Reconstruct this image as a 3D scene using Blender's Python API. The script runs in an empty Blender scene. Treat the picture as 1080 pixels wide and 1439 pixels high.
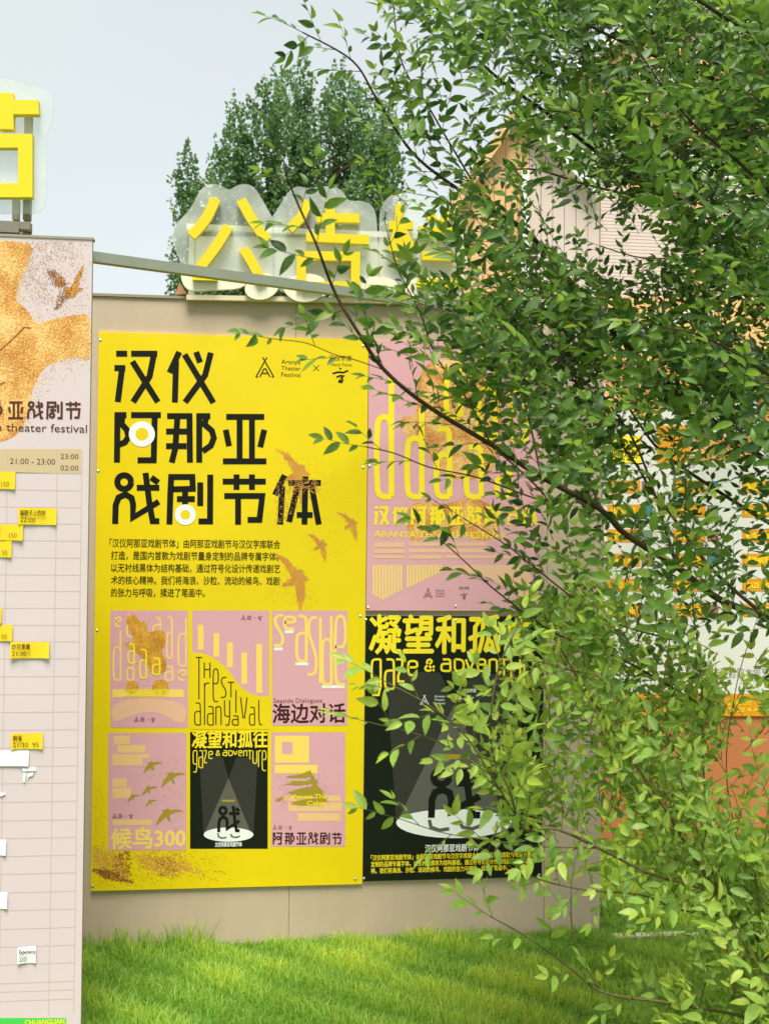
import bpy, math, random
from mathutils import Vector, Matrix, noise
R = random.Random(7)
S = bpy.context.scene
COL = S.collection
# ------------------------------------------------------------------ camera, sky, sun, exposure
F, CX, CY = 1500.0, 540.0, 719.5
CAM = Vector((0.735, -4.785, 1.852)); YAW, PIT, ROL = math.radians(-6.35), math.radians(0.76), math.radians(0.65)
_Rz = Matrix.Rotation(YAW, 3, 'Z')
_right = _Rz @ Vector((1, 0, 0)); FW = _Rz @ Vector((0, math.cos(PIT), math.sin(PIT))); _up = _Rz @ Vector((0, -math.sin(PIT), math.cos(PIT)))
RT = _right * math.cos(ROL) + _up * math.sin(ROL); UP = -_right * math.sin(ROL) + _up * math.cos(ROL)
cam = bpy.data.objects.new('camera', bpy.data.cameras.new('camera')); COL.objects.link(cam)
cam.matrix_world = Matrix((RT, UP, -FW)).transposed().to_4x4(); cam.location = CAM
cam.data.sensor_width = 36; cam.data.sensor_fit = 'HORIZONTAL'; cam.data.lens = 36 * F / 1080
cam.data.clip_start = 0.05; cam.data.clip_end = 2000
S.camera = cam
cam.data.dof.use_dof = True; cam.data.dof.focus_distance = 4.6; cam.data.dof.aperture_fstop = 9
SUN_EL, SUN_AZ = math.radians(68), math.radians(184)     # azimuth clockwise from +Y: behind the camera, veiled by thin cloud
W = bpy.data.worlds.new('World'); S.world = W; W.use_nodes = True
nt = W.node_tree; bg = nt.nodes['Background']; sky = nt.nodes.new('ShaderNodeTexSky')
sky.sky_type = 'NISHITA'; sky.sun_disc = False; sky.sun_elevation = SUN_EL; sky.sun_rotation = SUN_AZ
sky.air_density = 1.0; sky.dust_density = 1.5; sky.ozone_density = 1.0
veil = nt.nodes.new('ShaderNodeHueSaturation'); veil.inputs['Saturation'].default_value = .3     # thin high cloud pales the whole sky
nt.links.new(sky.outputs[0], veil.inputs['Color'])
_tc = nt.nodes.new('ShaderNodeTexCoord'); _cn = nt.nodes.new('ShaderNodeTexNoise'); _cn.inputs['Scale'].default_value = 2.2; _cn.inputs['Detail'].default_value = 4; _cn.inputs['Roughness'].default_value = .45
_cr = nt.nodes.new('ShaderNodeMapRange'); _cr.inputs['From Min'].default_value = .35; _cr.inputs['From Max'].default_value = .65; _cr.inputs['To Min'].default_value = .55; _cr.inputs['To Max'].default_value = .9
_mx = nt.nodes.new('ShaderNodeMix'); _mx.data_type = 'RGBA'; _mx.inputs[7].default_value = (3.25, 3.55, 3.55, 1)      # an even pale cloud sheet over the whole sky
nt.links.new(_tc.outputs['Generated'], _cn.inputs['Vector']); nt.links.new(_cn.outputs[0], _cr.inputs[0]); nt.links.new(_cr.outputs[0], _mx.inputs[0])
nt.links.new(veil.outputs[0], _mx.inputs[6]); nt.links.new(_mx.outputs[2], bg.inputs[0]); bg.inputs[1].default_value = 0.068
sun = bpy.data.objects.new('sun', bpy.data.lights.new('sun', 'SUN')); COL.objects.link(sun)
sun.data.energy = 2.0; sun.data.angle = math.radians(26); sun.data.color = (1.0, 0.96, 0.88)
_sd = Vector((math.sin(SUN_AZ) * math.cos(SUN_EL), math.cos(SUN_AZ) * math.cos(SUN_EL), math.sin(SUN_EL)))
sun.rotation_euler = _sd.to_track_quat('Z', 'Y').to_euler()
S.view_settings.view_transform = 'Standard'; S.view_settings.look = 'None'; S.view_settings.gamma = 1
S.view_settings.use_curve_mapping = False; S.view_settings.exposure = 1.82

# ------------------------------------------------------------------ helpers
def at(px, py, Y):                      # the point of the plane y = Y seen at a photo pixel
    d = FW + RT * ((px - CX) / F) - UP * ((py - CY) / F)
    return CAM + d * ((Y - CAM.y) / d.y)
def ground_at(px, py, z=0.0):
    d = FW + RT * ((px - CX) / F) - UP * ((py - CY) / F)
    return CAM + d * ((z - CAM.z) / d.z)
def pix(p):
    v = p - CAM; z = v.dot(FW)
    return CX + F * v.dot(RT) / z, CY - F * v.dot(UP) / z, z
def lin(r, g, b):
    f = lambda c: (c / 12.92 if c <= .04045 else ((c + .055) / 1.055) ** 2.4)
    return (f(r / 255), f(g / 255), f(b / 255), 1)
MATS = {}
def mat(name, col, rough=.6, spec=.3, metal=0, var=0, scale=8, bump=0, bscale=60, emis=None, col2=None, detail=6, stretch=None):
    if name in MATS: return MATS[name]
    m = bpy.data.materials.new(name); m.use_nodes = True; n = m.node_tree; p = n.nodes['Principled BSDF']
    p.inputs['Base Color'].default_value = col; p.inputs['Roughness'].default_value = rough
    p.inputs['Specular IOR Level'].default_value = spec; p.inputs['Metallic'].default_value = metal
    tc = n.nodes.new('ShaderNodeTexCoord'); src = n.nodes.new('ShaderNodeMapping')
    geo = n.nodes.new('ShaderNodeNewGeometry'); n.links.new(geo.outputs['Position'], src.inputs[0])
    if stretch: src.inputs['Scale'].default_value = stretch
    if var or col2:
        t = n.nodes.new('ShaderNodeTexNoise'); t.inputs['Scale'].default_value = scale; t.inputs['Detail'].default_value = detail
        t.inputs['Roughness'].default_value = .6
        n.links.new(src.outputs[0], t.inputs['Vector'])
        rp = n.nodes.new('ShaderNodeValToRGB'); rp.color_ramp.elements[0].position = .35; rp.color_ramp.elements[1].position = .65
        c2 = col2 or tuple(c * (1 - var) for c in col[:3]) + (1,)
        rp.color_ramp.elements[0].color = c2; rp.color_ramp.elements[1].color = col
        n.links.new(t.outputs[0], rp.inputs[0]); n.links.new(rp.outputs[0], p.inputs['Base Color'])
    if bump:
        t2 = n.nodes.new('ShaderNodeTexNoise'); t2.inputs['Scale'].default_value = bscale; t2.inputs['Detail'].default_value = 5
        n.links.new(src.outputs[0], t2.inputs['Vector'])
        b = n.nodes.new('ShaderNodeBump'); b.inputs['Strength'].default_value = bump; b.inputs['Distance'].default_value = .01
        n.links.new(t2.outputs[0], b.inputs['Height']); n.links.new(b.outputs[0], p.inputs['Normal'])
    MATS[name] = m
    return m
def sand_mat(name, c1, c2, c3, scale):
    m = mat(name, c1, .8, .1)
    n = m.node_tree; p = n.nodes['Principled BSDF']; geo = n.nodes.new('ShaderNodeNewGeometry')
    a = n.nodes.new('ShaderNodeTexNoise'); a.inputs['Scale'].default_value = scale; a.inputs['Detail'].default_value = 2
    b = n.nodes.new('ShaderNodeTexNoise'); b.inputs['Scale'].default_value = scale / 12; b.inputs['Detail'].default_value = 5
    ad = n.nodes.new('ShaderNodeMath'); ad.operation = 'ADD'; n.links.new(a.outputs[0], ad.inputs[0]); n.links.new(b.outputs[0], ad.inputs[1])
    hf = n.nodes.new('ShaderNodeMath'); hf.operation = 'MULTIPLY'; hf.inputs[1].default_value = .5; n.links.new(ad.outputs[0], hf.inputs[0])
    r = n.nodes.new('ShaderNodeValToRGB'); r.color_ramp.elements[0].color = c3; r.color_ramp.elements[0].position = .38
    r.color_ramp.elements[1].color = c1; r.color_ramp.elements[1].position = .6; e = r.color_ramp.elements.new(.5); e.color = c2
    for q in (a, b): n.links.new(geo.outputs['Position'], q.inputs['Vector'])
    n.links.new(hf.outputs[0], r.inputs[0]); n.links.new(r.outputs[0], p.inputs['Base Color'])
    return m
WPOS = {}
def tag(o, label=None, cat=None, group=None, kind=None):
    if label: o['label'] = label
    if cat: o['category'] = cat
    if group: o['group'] = group
    if kind: o['kind'] = kind
    return o
def obj(name, V, Fc, m, parent=None, smooth=False, kind=None, mats=None, fm=None, thickchk=None):
    """one mesh object, authored in world space, its origin moved to the centre of its bounds"""
    V = [Vector(v) for v in V]
    lo = Vector([min(v[i] for v in V) for i in range(3)]); hi = Vector([max(v[i] for v in V) for i in range(3)])
    c = (lo + hi) / 2
    me = bpy.data.meshes.new(name); me.from_pydata([v - c for v in V], [], Fc); me.update()
    for mm in (mats or [m]): me.materials.append(mm)
    if fm: me.polygons.foreach_set('material_index', fm)
    if smooth: me.polygons.foreach_set('use_smooth', [True] * len(Fc))
    o = bpy.data.objects.new(name, me); COL.objects.link(o); put(o, c, parent)
    if kind: o['kind'] = kind
    return o
def put(o, c, parent=None):
    o.location = c - (WPOS[parent.name] if parent else Vector((0, 0, 0)))
    if parent: o.parent = parent
    WPOS[o.name] = Vector(c)
def empty(name, loc, label, cat, group=None):
    o = bpy.data.objects.new(name, None); COL.objects.link(o); o.location = loc; o.empty_display_size = .1
    WPOS[o.name] = Vector(loc); return tag(o, label, cat, group)
class MB:
    def __init__(s): s.v = []; s.f = []; s.k = 0
    def poly(s, pts):
        b = len(s.v); s.v += [Vector(p) for p in pts]; s.f.append(tuple(range(b, b + len(pts))))
    def box(s, lo, hi):
        x0, y0, z0 = lo; x1, y1, z1 = hi; b = len(s.v)
        s.v += [Vector(p) for p in ((x0,y0,z0),(x1,y0,z0),(x1,y1,z0),(x0,y1,z0),(x0,y0,z1),(x1,y0,z1),(x1,y1,z1),(x0,y1,z1))]
        s.f += [tuple(b + i for i in q) for q in ((0,3,2,1),(4,5,6,7),(0,1,5,4),(1,2,6,5),(2,3,7,6),(3,0,4,7))]
    def bar(s, a, c, w, h):                 # a beam of w x h between two points
        a, c = Vector(a), Vector(c); d = (c - a).normalized(); sd = d.cross(Vector((0, 0, 1)))
        sd = sd.normalized() if sd.length > 1e-4 else Vector((1, 0, 0)); u = sd.cross(d).normalized(); b = len(s.v)
        for p in (a, c):
            s.v += [p + sd * (i * w / 2) + u * (j * h / 2) for i, j in ((-1,-1),(1,-1),(1,1),(-1,1))]
        s.f += [tuple(b + i for i in q) for q in ((3,2,1,0),(4,5,6,7),(0,1,5,4),(1,2,6,5),(2,3,7,6),(3,0,4,7))]
    def prism(s, pts, y0, y1):              # pts [(x,z)] counter-clockwise seen from the camera, y0 nearer the camera
        n = len(pts); b = len(s.v)
        s.v += [Vector((x, y0, z)) for x, z in pts] + [Vector((x, y1, z)) for x, z in pts]
        s.f.append(tuple(range(b, b + n))); s.f.append(tuple(range(b + 2*n - 1, b + n - 1, -1)))
        for i in range(n):
            j = (i + 1) % n; s.f.append((b + j, b + i, b + n + i, b + n + j))
    def tube(s, pts, rad, n=6, cap=True):
        b0 = len(s.v); L = len(pts); pr = None
        for i, p in enumerate(pts):
            d = (pts[min(i + 1, L - 1)] - pts[max(i - 1, 0)])
            d = d.normalized() if d.length > 1e-7 else Vector((0, 0, 1))
            if pr is None: pr = d.orthogonal().normalized()
            pr = pr - d * pr.dot(d); pr = pr.normalized() if pr.length > 1e-6 else d.orthogonal().normalized()
            q = d.cross(pr)
            for k in range(n):
                a = 2 * math.pi * k / n; s.v.append(p + (pr * math.cos(a) + q * math.sin(a)) * rad[i])
        for i in range(L - 1):
            for k in range(n):
                k2 = (k + 1) % n; s.f.append((b0 + i*n + k, b0 + i*n + k2, b0 + (i+1)*n + k2, b0 + (i+1)*n + k))
        if cap: s.f.append(tuple(b0 + k for k in range(n))[::-1]); s.f.append(tuple(b0 + (L-1)*n + k for k in range(n)))
    def strip(s, pts, w, y, closed=False):  # a flat stroke on the plane facing the camera; pts [(x,z)]
        P = [Vector(p) for p in pts]; n = len(P); y = y - s.k * 2e-5; s.k = (s.k + 1) % 12; L, Rr = [], []
        for i in range(n):
            if closed: a, c = P[i - 1], P[(i + 1) % n]; d1 = (P[i] - a); d2 = (c - P[i])
            else: d1 = (P[i] - P[i-1]) if i else (P[1] - P[0]); d2 = (P[i+1] - P[i]) if i < n - 1 else d1
            d1 = d1.normalized(); d2 = d2.normalized(); nn = Vector((-d1.y - d2.y, d1.x + d2.x))
            nn = nn.normalized() if nn.length > 1e-6 else Vector((-d1.y, d1.x))
            k = min(1 / max(.35, nn.dot(Vector((-d1.y, d1.x)))), 1.8) * w / 2
            L.append(P[i] + nn * k); Rr.append(P[i] - nn * k)
        b = len(s.v); s.v += [Vector((p.x, y, p.y)) for p in Rr] + [Vector((p.x, y, p.y)) for p in L]
        for i in range(n if closed else n - 1):
            j = (i + 1) % n; s.f.append((b + i, b + j, b + n + j, b + n + i))
    def out(s, name, m, parent=None, smooth=False, kind=None):
        return obj(name, s.v, s.f, m, parent, smooth, kind)
def xz(px, py, Y): p = at(px, py, Y); return (p.x, p.z)
def mpp(Y): return (Y - CAM.y) / F          # metres per pixel, close to
def disc(c, r, n=28, ry=None): return [(c[0] + r * math.cos(2*math.pi*i/n), c[1] + (ry or r) * math.sin(2*math.pi*i/n)) for i in range(n)]
def flat(name, pts, y, m, parent, kind=None):   # flat printed shape, pts [(x,z)]
    return obj(name, [(x, y, z) for x, z in pts], [tuple(range(len(pts)))], m, parent, kind=kind)
def rectpx(x0, y0, x1, y1, Y): return [xz(x0, y1, Y), xz(x1, y1, Y), xz(x1, y0, Y), xz(x0, y0, Y)]
def boxpx(mb, x0, y0, x1, y1, Y0, Y1):          # front face spans those pixels on the plane Y0
    a, c = at(x0, y1, Y0), at(x1, y0, Y0); a2, c2 = at(x0, y0, Y0), at(x1, y1, Y0)
    mb.box(((a.x + a2.x)/2, Y0, (a.z + c2.z)/2), ((c.x + c2.x)/2, Y1, (c.z + a2.z)/2))
def smoothpts(pts, it=2, closed=False):
    P = [Vector(p) for p in pts]
    for _ in range(it):
        Q = [] if closed else [P[0]]
        for i in range(len(P) if closed else len(P) - 1):
            a, b = P[i], P[(i + 1) % len(P)]; Q += [a * .75 + b * .25, a * .25 + b * .75]
        if not closed: Q.append(P[-1])
        P = Q
    return [tuple(p) for p in P]
def text(s, px, py, hpx, Y, y, m, parent, wpx=None, bold=0, name='text_line', spacing=1, lines=None):
    """printed line of type: left end and baseline at px,py, capital height hpx"""
    cu = bpy.data.curves.new('type', 'FONT'); cu.body = s; cu.resolution_u = 2; cu.space_character = spacing
    o = bpy.data.objects.new('type', cu); COL.objects.link(o)
    me = bpy.data.meshes.new_from_object(o.evaluated_get(bpy.context.evaluated_depsgraph_get()))
    bpy.data.objects.remove(o)
    V = [v.co.copy() for v in me.vertices]; Fc = [tuple(p.vertices) for p in me.polygons]; bpy.data.meshes.remove(me)
    if not V: return
    x0 = min(v.x for v in V); x1 = max(v.x for v in V); k = mpp(Y); sz = hpx * k / .72; sx = sz
    if wpx: sx = wpx * k / (x1 - x0)
    b = at(px, py, Y)
    VV, FF = [], []; nb = len(V); e = bold * sz * .6
    for i, (ex, ez) in enumerate([(0, 0)] if bold < .02 else [(-e, 0), (e, 0), (0, e), (0, -e)]):     # heavier type: the outline printed again a hair aside
        VV += [(b.x + (v.x - x0) * sx + ex, y - i * 4e-5, b.z + v.y * sz + ez) for v in V]; FF += [tuple(q + i * nb for q in f) for f in Fc]
    return obj(name, VV, FF, m, parent, kind='stuff')

# characters drawn stroke by stroke; coordinates y down inside a box (x0,y0,x1,y1); w = stroke width
G = {
 '汉': ((85,92,265,292), [[(92,102),(135,102)], [(85,158),(128,158)], [(116,150),(98,290)], [(150,102),(252,102)], [(155,132),(254,290)], [(240,98),(222,190),(158,290)]]),
 '仪': ((292,92,480,295), [[(337,95),(300,176)], [(325,130),(320,292)], [(358,105),(470,293)], [(460,98),(438,185),(360,291)], [(403,95),(418,136)]]),
 '阿': ((82,330,268,528), [[(97,332),(95,526)], [(86,341),(132,341)], [(116,348),(113,375),(133,398),(140,425),(126,447),(104,456)], [(150,341),(266,341)], [(242,341),(238,517),(175,517)]]),
 '那': ((283,330,480,528), [[(290,345),(388,345)], [(377,340),(379,526)], [(330,350),(322,470),(308,526)], [(286,405),(366,405)], [(286,462),(366,462)], [(415,335),(415,526)], [(405,345),(458,345)], [(442,350),(436,378),(464,402),(472,430),(460,460),(428,482)]]),
 '亚': ((505,337,678,532), [[(520,348),(668,348)], [(572,357),(572,513)], [(620,357),(620,513)], [(518,398),(531,462)], [(668,398),(652,466)], [(507,521),(676,521)]]),
 '戏': ((75,568,262,768), [[(88,765),(90,692),(101,662),(128,650),(152,664),(158,690),(157,740),(258,678)], [(206,566),(222,690),(234,754),(260,754)], [(172,624),(260,624)], [(228,584),(256,604)], [(123+27*math.cos(i*math.pi/8), 602+27*math.sin(i*math.pi/8)) for i in range(17)]]),
 '剧': ((288,570,468,768), [[(299,767),(303,640),(306,582),(388,582),(390,628),(312,630)], [(360,632),(360,692)], [(328,668),(398,668)], [(419,603),(419,695)], [(458,573),(457,755),(412,755)]]),
 '节': ((505,570,678,768), [[(506,600),(674,600)], [(560,572),(560,632)], [(620,572),(620,632)], [(512,656),(660,656),(649,749),(603,749)], [(566,664),(566,768)]]),
 '体': ((700,572,890,768), [[(747,575),(709,652)], [(738,618),(730,767)], [(762,605),(888,605)], [(828,580),(824,767)], [(798,618),(764,757)], [(852,618),(880,767)], [(794,730),(856,730)]]),
}
def strokes(ch, x0, y0, x1, y1, wpx, Y, y, m, parent, name='character'):
    (a, b, c, d), L = G[ch]
    rc = {'剧': (352, 724, 24), '阿': (192, 420, 26)}.get(ch)
    if rc and wpx < 7: L = L + [[(rc[0] + rc[2] * math.cos(i * math.pi / 6), rc[1] + rc[2] * math.sin(i * math.pi / 6)) for i in range(13)]]
    mb = MB(); fx = (x1 - x0) / (c - a); fy = (y1 - y0) / (d - b)
    for st in L: mb.strip([xz(x0 + (p[0] - a) * fx, y0 + (p[1] - b) * fy, Y) for p in st], wpx * mpp(Y), y)
    return mb.out(name, m, parent, kind='stuff')
# condensed latin letters, unit box y down
LT = {
 'd': [[(.95,0),(.95,1)], [(.95,.42),(.8,.34),(.25,.34),(.05,.42),(.05,.92),(.25,1),(.95,1)]],
 'a': [[(.2,0),(.8,0),(.95,.1),(.95,1)], [(.95,.38),(.25,.38),(.05,.48),(.05,.9),(.25,1),(.95,1)]],
 'g': [[(.95,0),(.25,0),(.05,.08),(.05,.55),(.25,.63),(.95,.63)], [(.95,0),(.95,1),(.1,1)]],
 'z': [[(0,0),(1,0),(0,1),(1,1)]],
 'e': [[(.05,.45),(.95,.45),(.95,.12),(.75,0),(.25,0),(.05,.12),(.05,.88),(.25,1),(.9,1)]],
 'n': [[(.05,0),(.05,1)], [(.05,.1),(.3,0),(.75,0),(.95,.12),(.95,1)]],
 'v': [[(0,0),(.5,1),(1,0)]], 'V': [[(0,0),(.5,1),(1,0)]], 'D': [[(.05,0),(.05,1),(.6,1),(.95,.8),(.95,.2),(.6,0),(.05,0)]],
 't': [[(0,0),(1,0)], [(.5,0),(.5,1)]], 'T': [[(0,0),(1,0)], [(.5,0),(.5,1)]], 'H': [[(0,0),(0,1)], [(1,0),(1,1)], [(0,.45),(1,.45)]],
 'u': [[(.05,0),(.05,.88),(.25,1),(.75,1),(.95,.88),(.95,0)]], 'r': [[(.05,0),(.05,1)], [(.05,.08),(.3,0),(1,0)]],
 's': [[(1,0),(.4,0),(.1,.12),(.15,.3),(.85,.62),(.95,.8),(.85,.95),(.6,1),(0,1)]],
 'i': [[(.5,0),(.5,1)]], 'l': [[(.1,0),(.1,.96),(.9,1)]],
 'y': [[(.05,0),(.05,.55),(.25,.65),(.95,.65)], [(.95,0),(.95,1),(.2,1)]],
 '&': [[(1,1),(.25,.35),(.3,.1),(.55,0),(.75,.12),(.7,.3),(.1,.65),(.1,.88),(.35,1),(.65,.95),(1,.55)]],
}
def letters(spec, wpx, Y, y, m, parent, name='lettering'):   # spec: [(char,x0,y0,x1,y1)]
    mb = MB()
    for ch, x0, y0, x1, y1 in spec:
        for st in LT[ch]: mb.strip([xz(x0 + p[0] * (x1 - x0), y0 + p[1] * (y1 - y0), Y) for p in smoothpts(st, 1)], wpx * mpp(Y), y)
    return mb.out(name, m, parent, kind='stuff')
def inside(p, P):
    c = False; j = len(P) - 1
    for i in range(len(P)):
        if (P[i][1] > p[1]) != (P[j][1] > p[1]) and p[0] < (P[j][0]-P[i][0])*(p[1]-P[i][1])/(P[j][1]-P[i][1]) + P[i][0]: c = not c
        j = i
    return c
def speckle(pts, n, size, Y, y, m, parent, name='sand_print', spread=0, bound=None):
    """grains of printed sand scattered over (and a little beyond) a pixel polygon"""
    xs = [p[0] for p in pts]; ys = [p[1] for p in pts]; mb = MB(); got = 0; t = 0
    while got < n and t < n * 40:
        t += 1; p = (R.uniform(min(xs), max(xs)), R.uniform(min(ys), max(ys)))
        if not inside(p, pts): continue
        p = (p[0] + R.gauss(0, spread), p[1] + R.gauss(0, spread))
        if bound and not (bound[0] < p[0] < bound[2] and bound[1] < p[1] < bound[3]): continue
        c = xz(p[0], p[1], Y); r = size * R.uniform(.5, 1.3) * mpp(Y); a = R.uniform(0, 6.3); got += 1
        yy = y - R.random() * 2e-4
        mb.poly([(c[0] + r * math.cos(a + k * 2.094), yy, c[1] + r * math.sin(a + k * 2.094)) for k in range(3)])
    return mb.out(name, m, parent, kind='stuff')
BIRD = [(-1,.45),(-.55,.42),(-.15,.2),(0,.27),(.15,.12),(.32,.06),(.2,-.05),(.38,-.5),(.4,-1),(.12,-.55),(-.05,-.25),(-.35,-.42),(-.42,-.34),(-.2,-.08),(-.5,.2)]
def birdpx(cx, cy, s, ang=0, flip=1, sy=1):
    c, n = math.cos(ang), math.sin(ang)
    return [(cx + s * flip * (x * c - y * n), cy - s * sy * (x * n + y * c)) for x, y in BIRD]
def polypx(pts, Y):
    q = [xz(x, y, Y) for x, y in pts]
    a = sum(q[i][0] * q[(i+1) % len(q)][1] - q[(i+1) % len(q)][0] * q[i][1] for i in range(len(q)))
    return q if a > 0 else q[::-1]
def screws(spots, Y, y, parent):
    m = mat('screw_steel', (.55, .55, .52, 1), .35, .5, 1)
    for px, py in spots:
        c = at(px, py, Y); mb = MB(); n = 10; b = 0
        mb.v = [Vector((c.x, y - .004, c.z))] + [Vector((c.x + .0065*math.cos(6.283*i/n), y, c.z + .0065*math.sin(6.283*i/n))) for i in range(n)]
        mb.f = [(0, 1 + i, 1 + (i + 1) % n) for i in range(n)]
        mb.out('screw', m, parent)

# colours
M_tan = mat('tan_paint', lin(192, 172, 150), .75, .2, var=.1, scale=1.6, bump=.1, bscale=90, stretch=(3, 1, .9))
M_tan_edge = mat('tan_edge', lin(150, 138, 115), .8, .2)
M_yel = mat('yellow_print', (.78, .585, .003, 1), .42, .35, var=.05, scale=3, bump=.05, bscale=3)
M_blk = mat('black_ink', (.008, .009, .006, 1), .6, .15)
M_dkg = mat('dark_green_black_print', (.007, .011, .006, 1), .5, .18)
M_pink = mat('pink_print', lin(214, 160, 170), .5, .3, var=.03, scale=5)
M_pink2 = mat('pink_orange_print', lin(224, 178, 148), .5, .3)
M_pyel = mat('pale_yellow_print', lin(238, 206, 100), .5, .3)
M_ylt = mat('yellow_ink', lin(240, 215, 40), .5, .3)
M_olive = mat('olive_ink', lin(160, 140, 40), .5, .3)
M_white = mat('white_ink', (.8, .8, .8, 1), .5, .3)
M_grey1 = mat('grey_beam_print', lin(50, 49, 44), .5, .3)
M_grey2 = mat('light_grey_beam_print', lin(92, 90, 82), .5, .3)
M_brown = mat('brown_ink', lin(78, 38, 28), .5, .3)
M_wine = mat('dark_wine_ink', lin(60, 20, 28), .5, .3)
M_sand = sand_mat('sand_print', lin(236, 196, 134), lin(216, 158, 92), lin(180, 112, 58), 150)
M_sandy = mat('sand_grain_orange', lin(206, 146, 72), .6, .2)
M_sandd = mat('sand_grain_brown', lin(140, 84, 40), .6, .2)
M_sandl = mat('sand_grain_gold', lin(246, 214, 130), .6, .2)
M_osb = mat('orange_plywood', lin(236, 190, 134), .7, .2, col2=lin(222, 168, 106), scale=5, stretch=(3, 3, 22), bump=.1)
M_wood = mat('orange_timber', lin(226, 184, 138), .7, .2, col2=lin(206, 158, 108), scale=4, stretch=(20, 20, 2), bump=.1)
M_side = mat('white_pink_siding', lin(206, 186, 178), .6, .3, var=.06, scale=3)
M_terra = mat('terracotta_paint', lin(180, 112, 72), .8, .15, var=.08, scale=2.5, bump=.1)
M_amber = mat('amber_print', lin(206, 140, 26), .5, .3)
M_paper = mat('white_paper_print', lin(208, 206, 198), .6, .2, var=.02, scale=2)
M_cream = mat('cream_paint', lin(232, 224, 200), .6, .3, var=.05, scale=4)
M_beam = mat('grey_green_steel', lin(142, 146, 132), .5, .4, var=.08, scale=6)
M_steel = mat('brown_grey_steel', lin(128, 120, 108), .5, .4, var=.08, scale=9)
M_sign = mat('yellow_sign_face', (.75, .58, .01, 1), .4, .4)
def acrylic_mat():
    m = bpy.data.materials.new('milky_acrylic'); m.use_nodes = True; n = m.node_tree; n.nodes.clear()
    o = n.nodes.new('ShaderNodeOutputMaterial'); mx = n.nodes.new('ShaderNodeMixShader'); tr = n.nodes.new('ShaderNodeBsdfTransparent')
    p = n.nodes.new('ShaderNodeBsdfPrincipled'); p.inputs['Base Color'].default_value = (.78, .8, .79, 1); p.inputs['Roughness'].default_value = .12
    tr.inputs[0].default_value = (.93, .96, .95, 1)
    t = n.nodes.new('ShaderNodeTexNoise'); t.inputs['Scale'].default_value = 5; t.inputs['Detail'].default_value = 4; t.inputs['Roughness'].default_value = .55
    g = n.nodes.new('ShaderNodeNewGeometry'); n.links.new(g.outputs['Position'], t.inputs['Vector'])
    r = n.nodes.new('ShaderNodeMapRange'); r.inputs['From Min'].default_value = .4; r.inputs['From Max'].default_value = .72
    r.inputs['To Min'].default_value = .2; r.inputs['To Max'].default_value = .4
    n.links.new(t.outputs[0], r.inputs[0]); n.links.new(r.outputs[0], mx.inputs[0])
    n.links.new(tr.outputs[0], mx.inputs[1]); n.links.new(p.outputs[0], mx.inputs[2]); n.links.new(mx.outputs[0], o.inputs[0])
    return m
M_acr = acrylic_mat()

# ------------------------------------------------------------------ ground
gm = mat('grass_soil', (.11, .2, .025, 1), .95, .1, col2=(.06, .12, .015, 1), scale=14, bump=.6, bscale=40)
obj('lawn', [(-150, -60, 0), (150, -60, 0), (150, 250, 0), (-150, 250, 0)], [(0, 1, 2, 3)], gm, kind='structure')

# ------------------------------------------------------------------ middle wall
H = 2.86
YL = -0.98                                  # front of the left wall
YR = 1.25                                   # front of the right wall
def wall_panels(root, xs, y0, y1, z0, z1, m):
    for i in range(len(xs) - 1):
        mb = MB(); mb.box((xs[i] + .0015, y0, z0), (xs[i + 1] - .0015, y1, z1)); mb.out('wall_panel', m, root)
xr = at(846, 900, 0).x
wall = empty('notice_wall', (xr / 2 - .2, .06, 0), 'tan painted board wall standing on the grass behind the yellow, pink and black posters', 'wall')
xs = [-1.2, -.33, .86, 2.02, xr]
wall_panels(wall, xs, 0, .12, 0, H - .012, M_tan)
mb = MB(); mb.box((-1.21, -.008, H - .0118), (xr + .004, .13, H)); mb.out('top_trim', M_tan_edge, wall)
mb = MB(); mb.box((xs[0] + .01, .004, .005), (xr - .01, .116, H - .014)); mb.out('frame', M_tan_edge, wall)

# ------------------------------------------------------------------ yellow poster
B0 = -.012                                   # poster front
def board(name, x0, y0, x1, y1, Y, m, label, cat='poster'):
    a, c = xz(x0, y1, Y), xz(x1, y0, Y)
    root = empty(name, ((a[0] + c[0]) / 2, Y + .012, a[1]), label, cat)
    return root
yp = board('poster_board', 138, 468, 515, 1253, B0, M_yel, 'large yellow poster board with big black Chinese title and six small pictures')
a = [(.0, .25), (1.185, .25), (1.185, 2.69), (0, 2.69)]
mb = MB(); mb.prism(a, B0, -.0005); mb.out('panel', M_yel, yp)
def crop1(x, y): return 130 + x / 2.769, 460 + y / 2.769
LAY = .0003
def lay(k): return B0 - LAY * k
# printed sand birds under the type
def sand_bird(cx, cy, s, ang, flip, Y, y, parent, n=260, sy=1, base=M_sand, bound=None):
    P = birdpx(cx, cy, s, ang, flip, sy)
    flat('bird_print', polypx(P, Y), y, base, parent)
    speckle(P, n, 1.0, Y, y - .0003, M_sandy, parent, spread=1.6, bound=bound)
M_sandbird = sand_mat('sand_bird_print', lin(222, 172, 56), lin(204, 148, 62), lin(182, 120, 58), 260)
sand_bird(422, 664, 44, -.35, 1, B0, lay(1), yp, 500, base=M_sandbird)
sand_bird(495, 735, 24, -.2, 1, B0, lay(1), yp, 200, base=M_sandbird)
sand_bird(452, 765, 24, -.2, 1, B0, lay(1), yp, 200, base=M_sandbird)
sand_bird(420, 812, 46, -.35, 1, B0, lay(1), yp, 500, base=M_sandbird)
speckle([(376, 640), (470, 650), (460, 700), (400, 720)], 260, .8, B0, lay(1), M_sandy, yp, spread=5)
speckle([(370, 830), (420, 800), (450, 850), (380, 856)], 200, .8, B0, lay(1), M_sandy, yp, spread=5)
speckle([(470, 700), (512, 690), (508, 790), (450, 800)], 110, .7, B0, lay(1), M_sandy, yp, spread=3, bound=(140, 470, 508, 1250))
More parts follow.
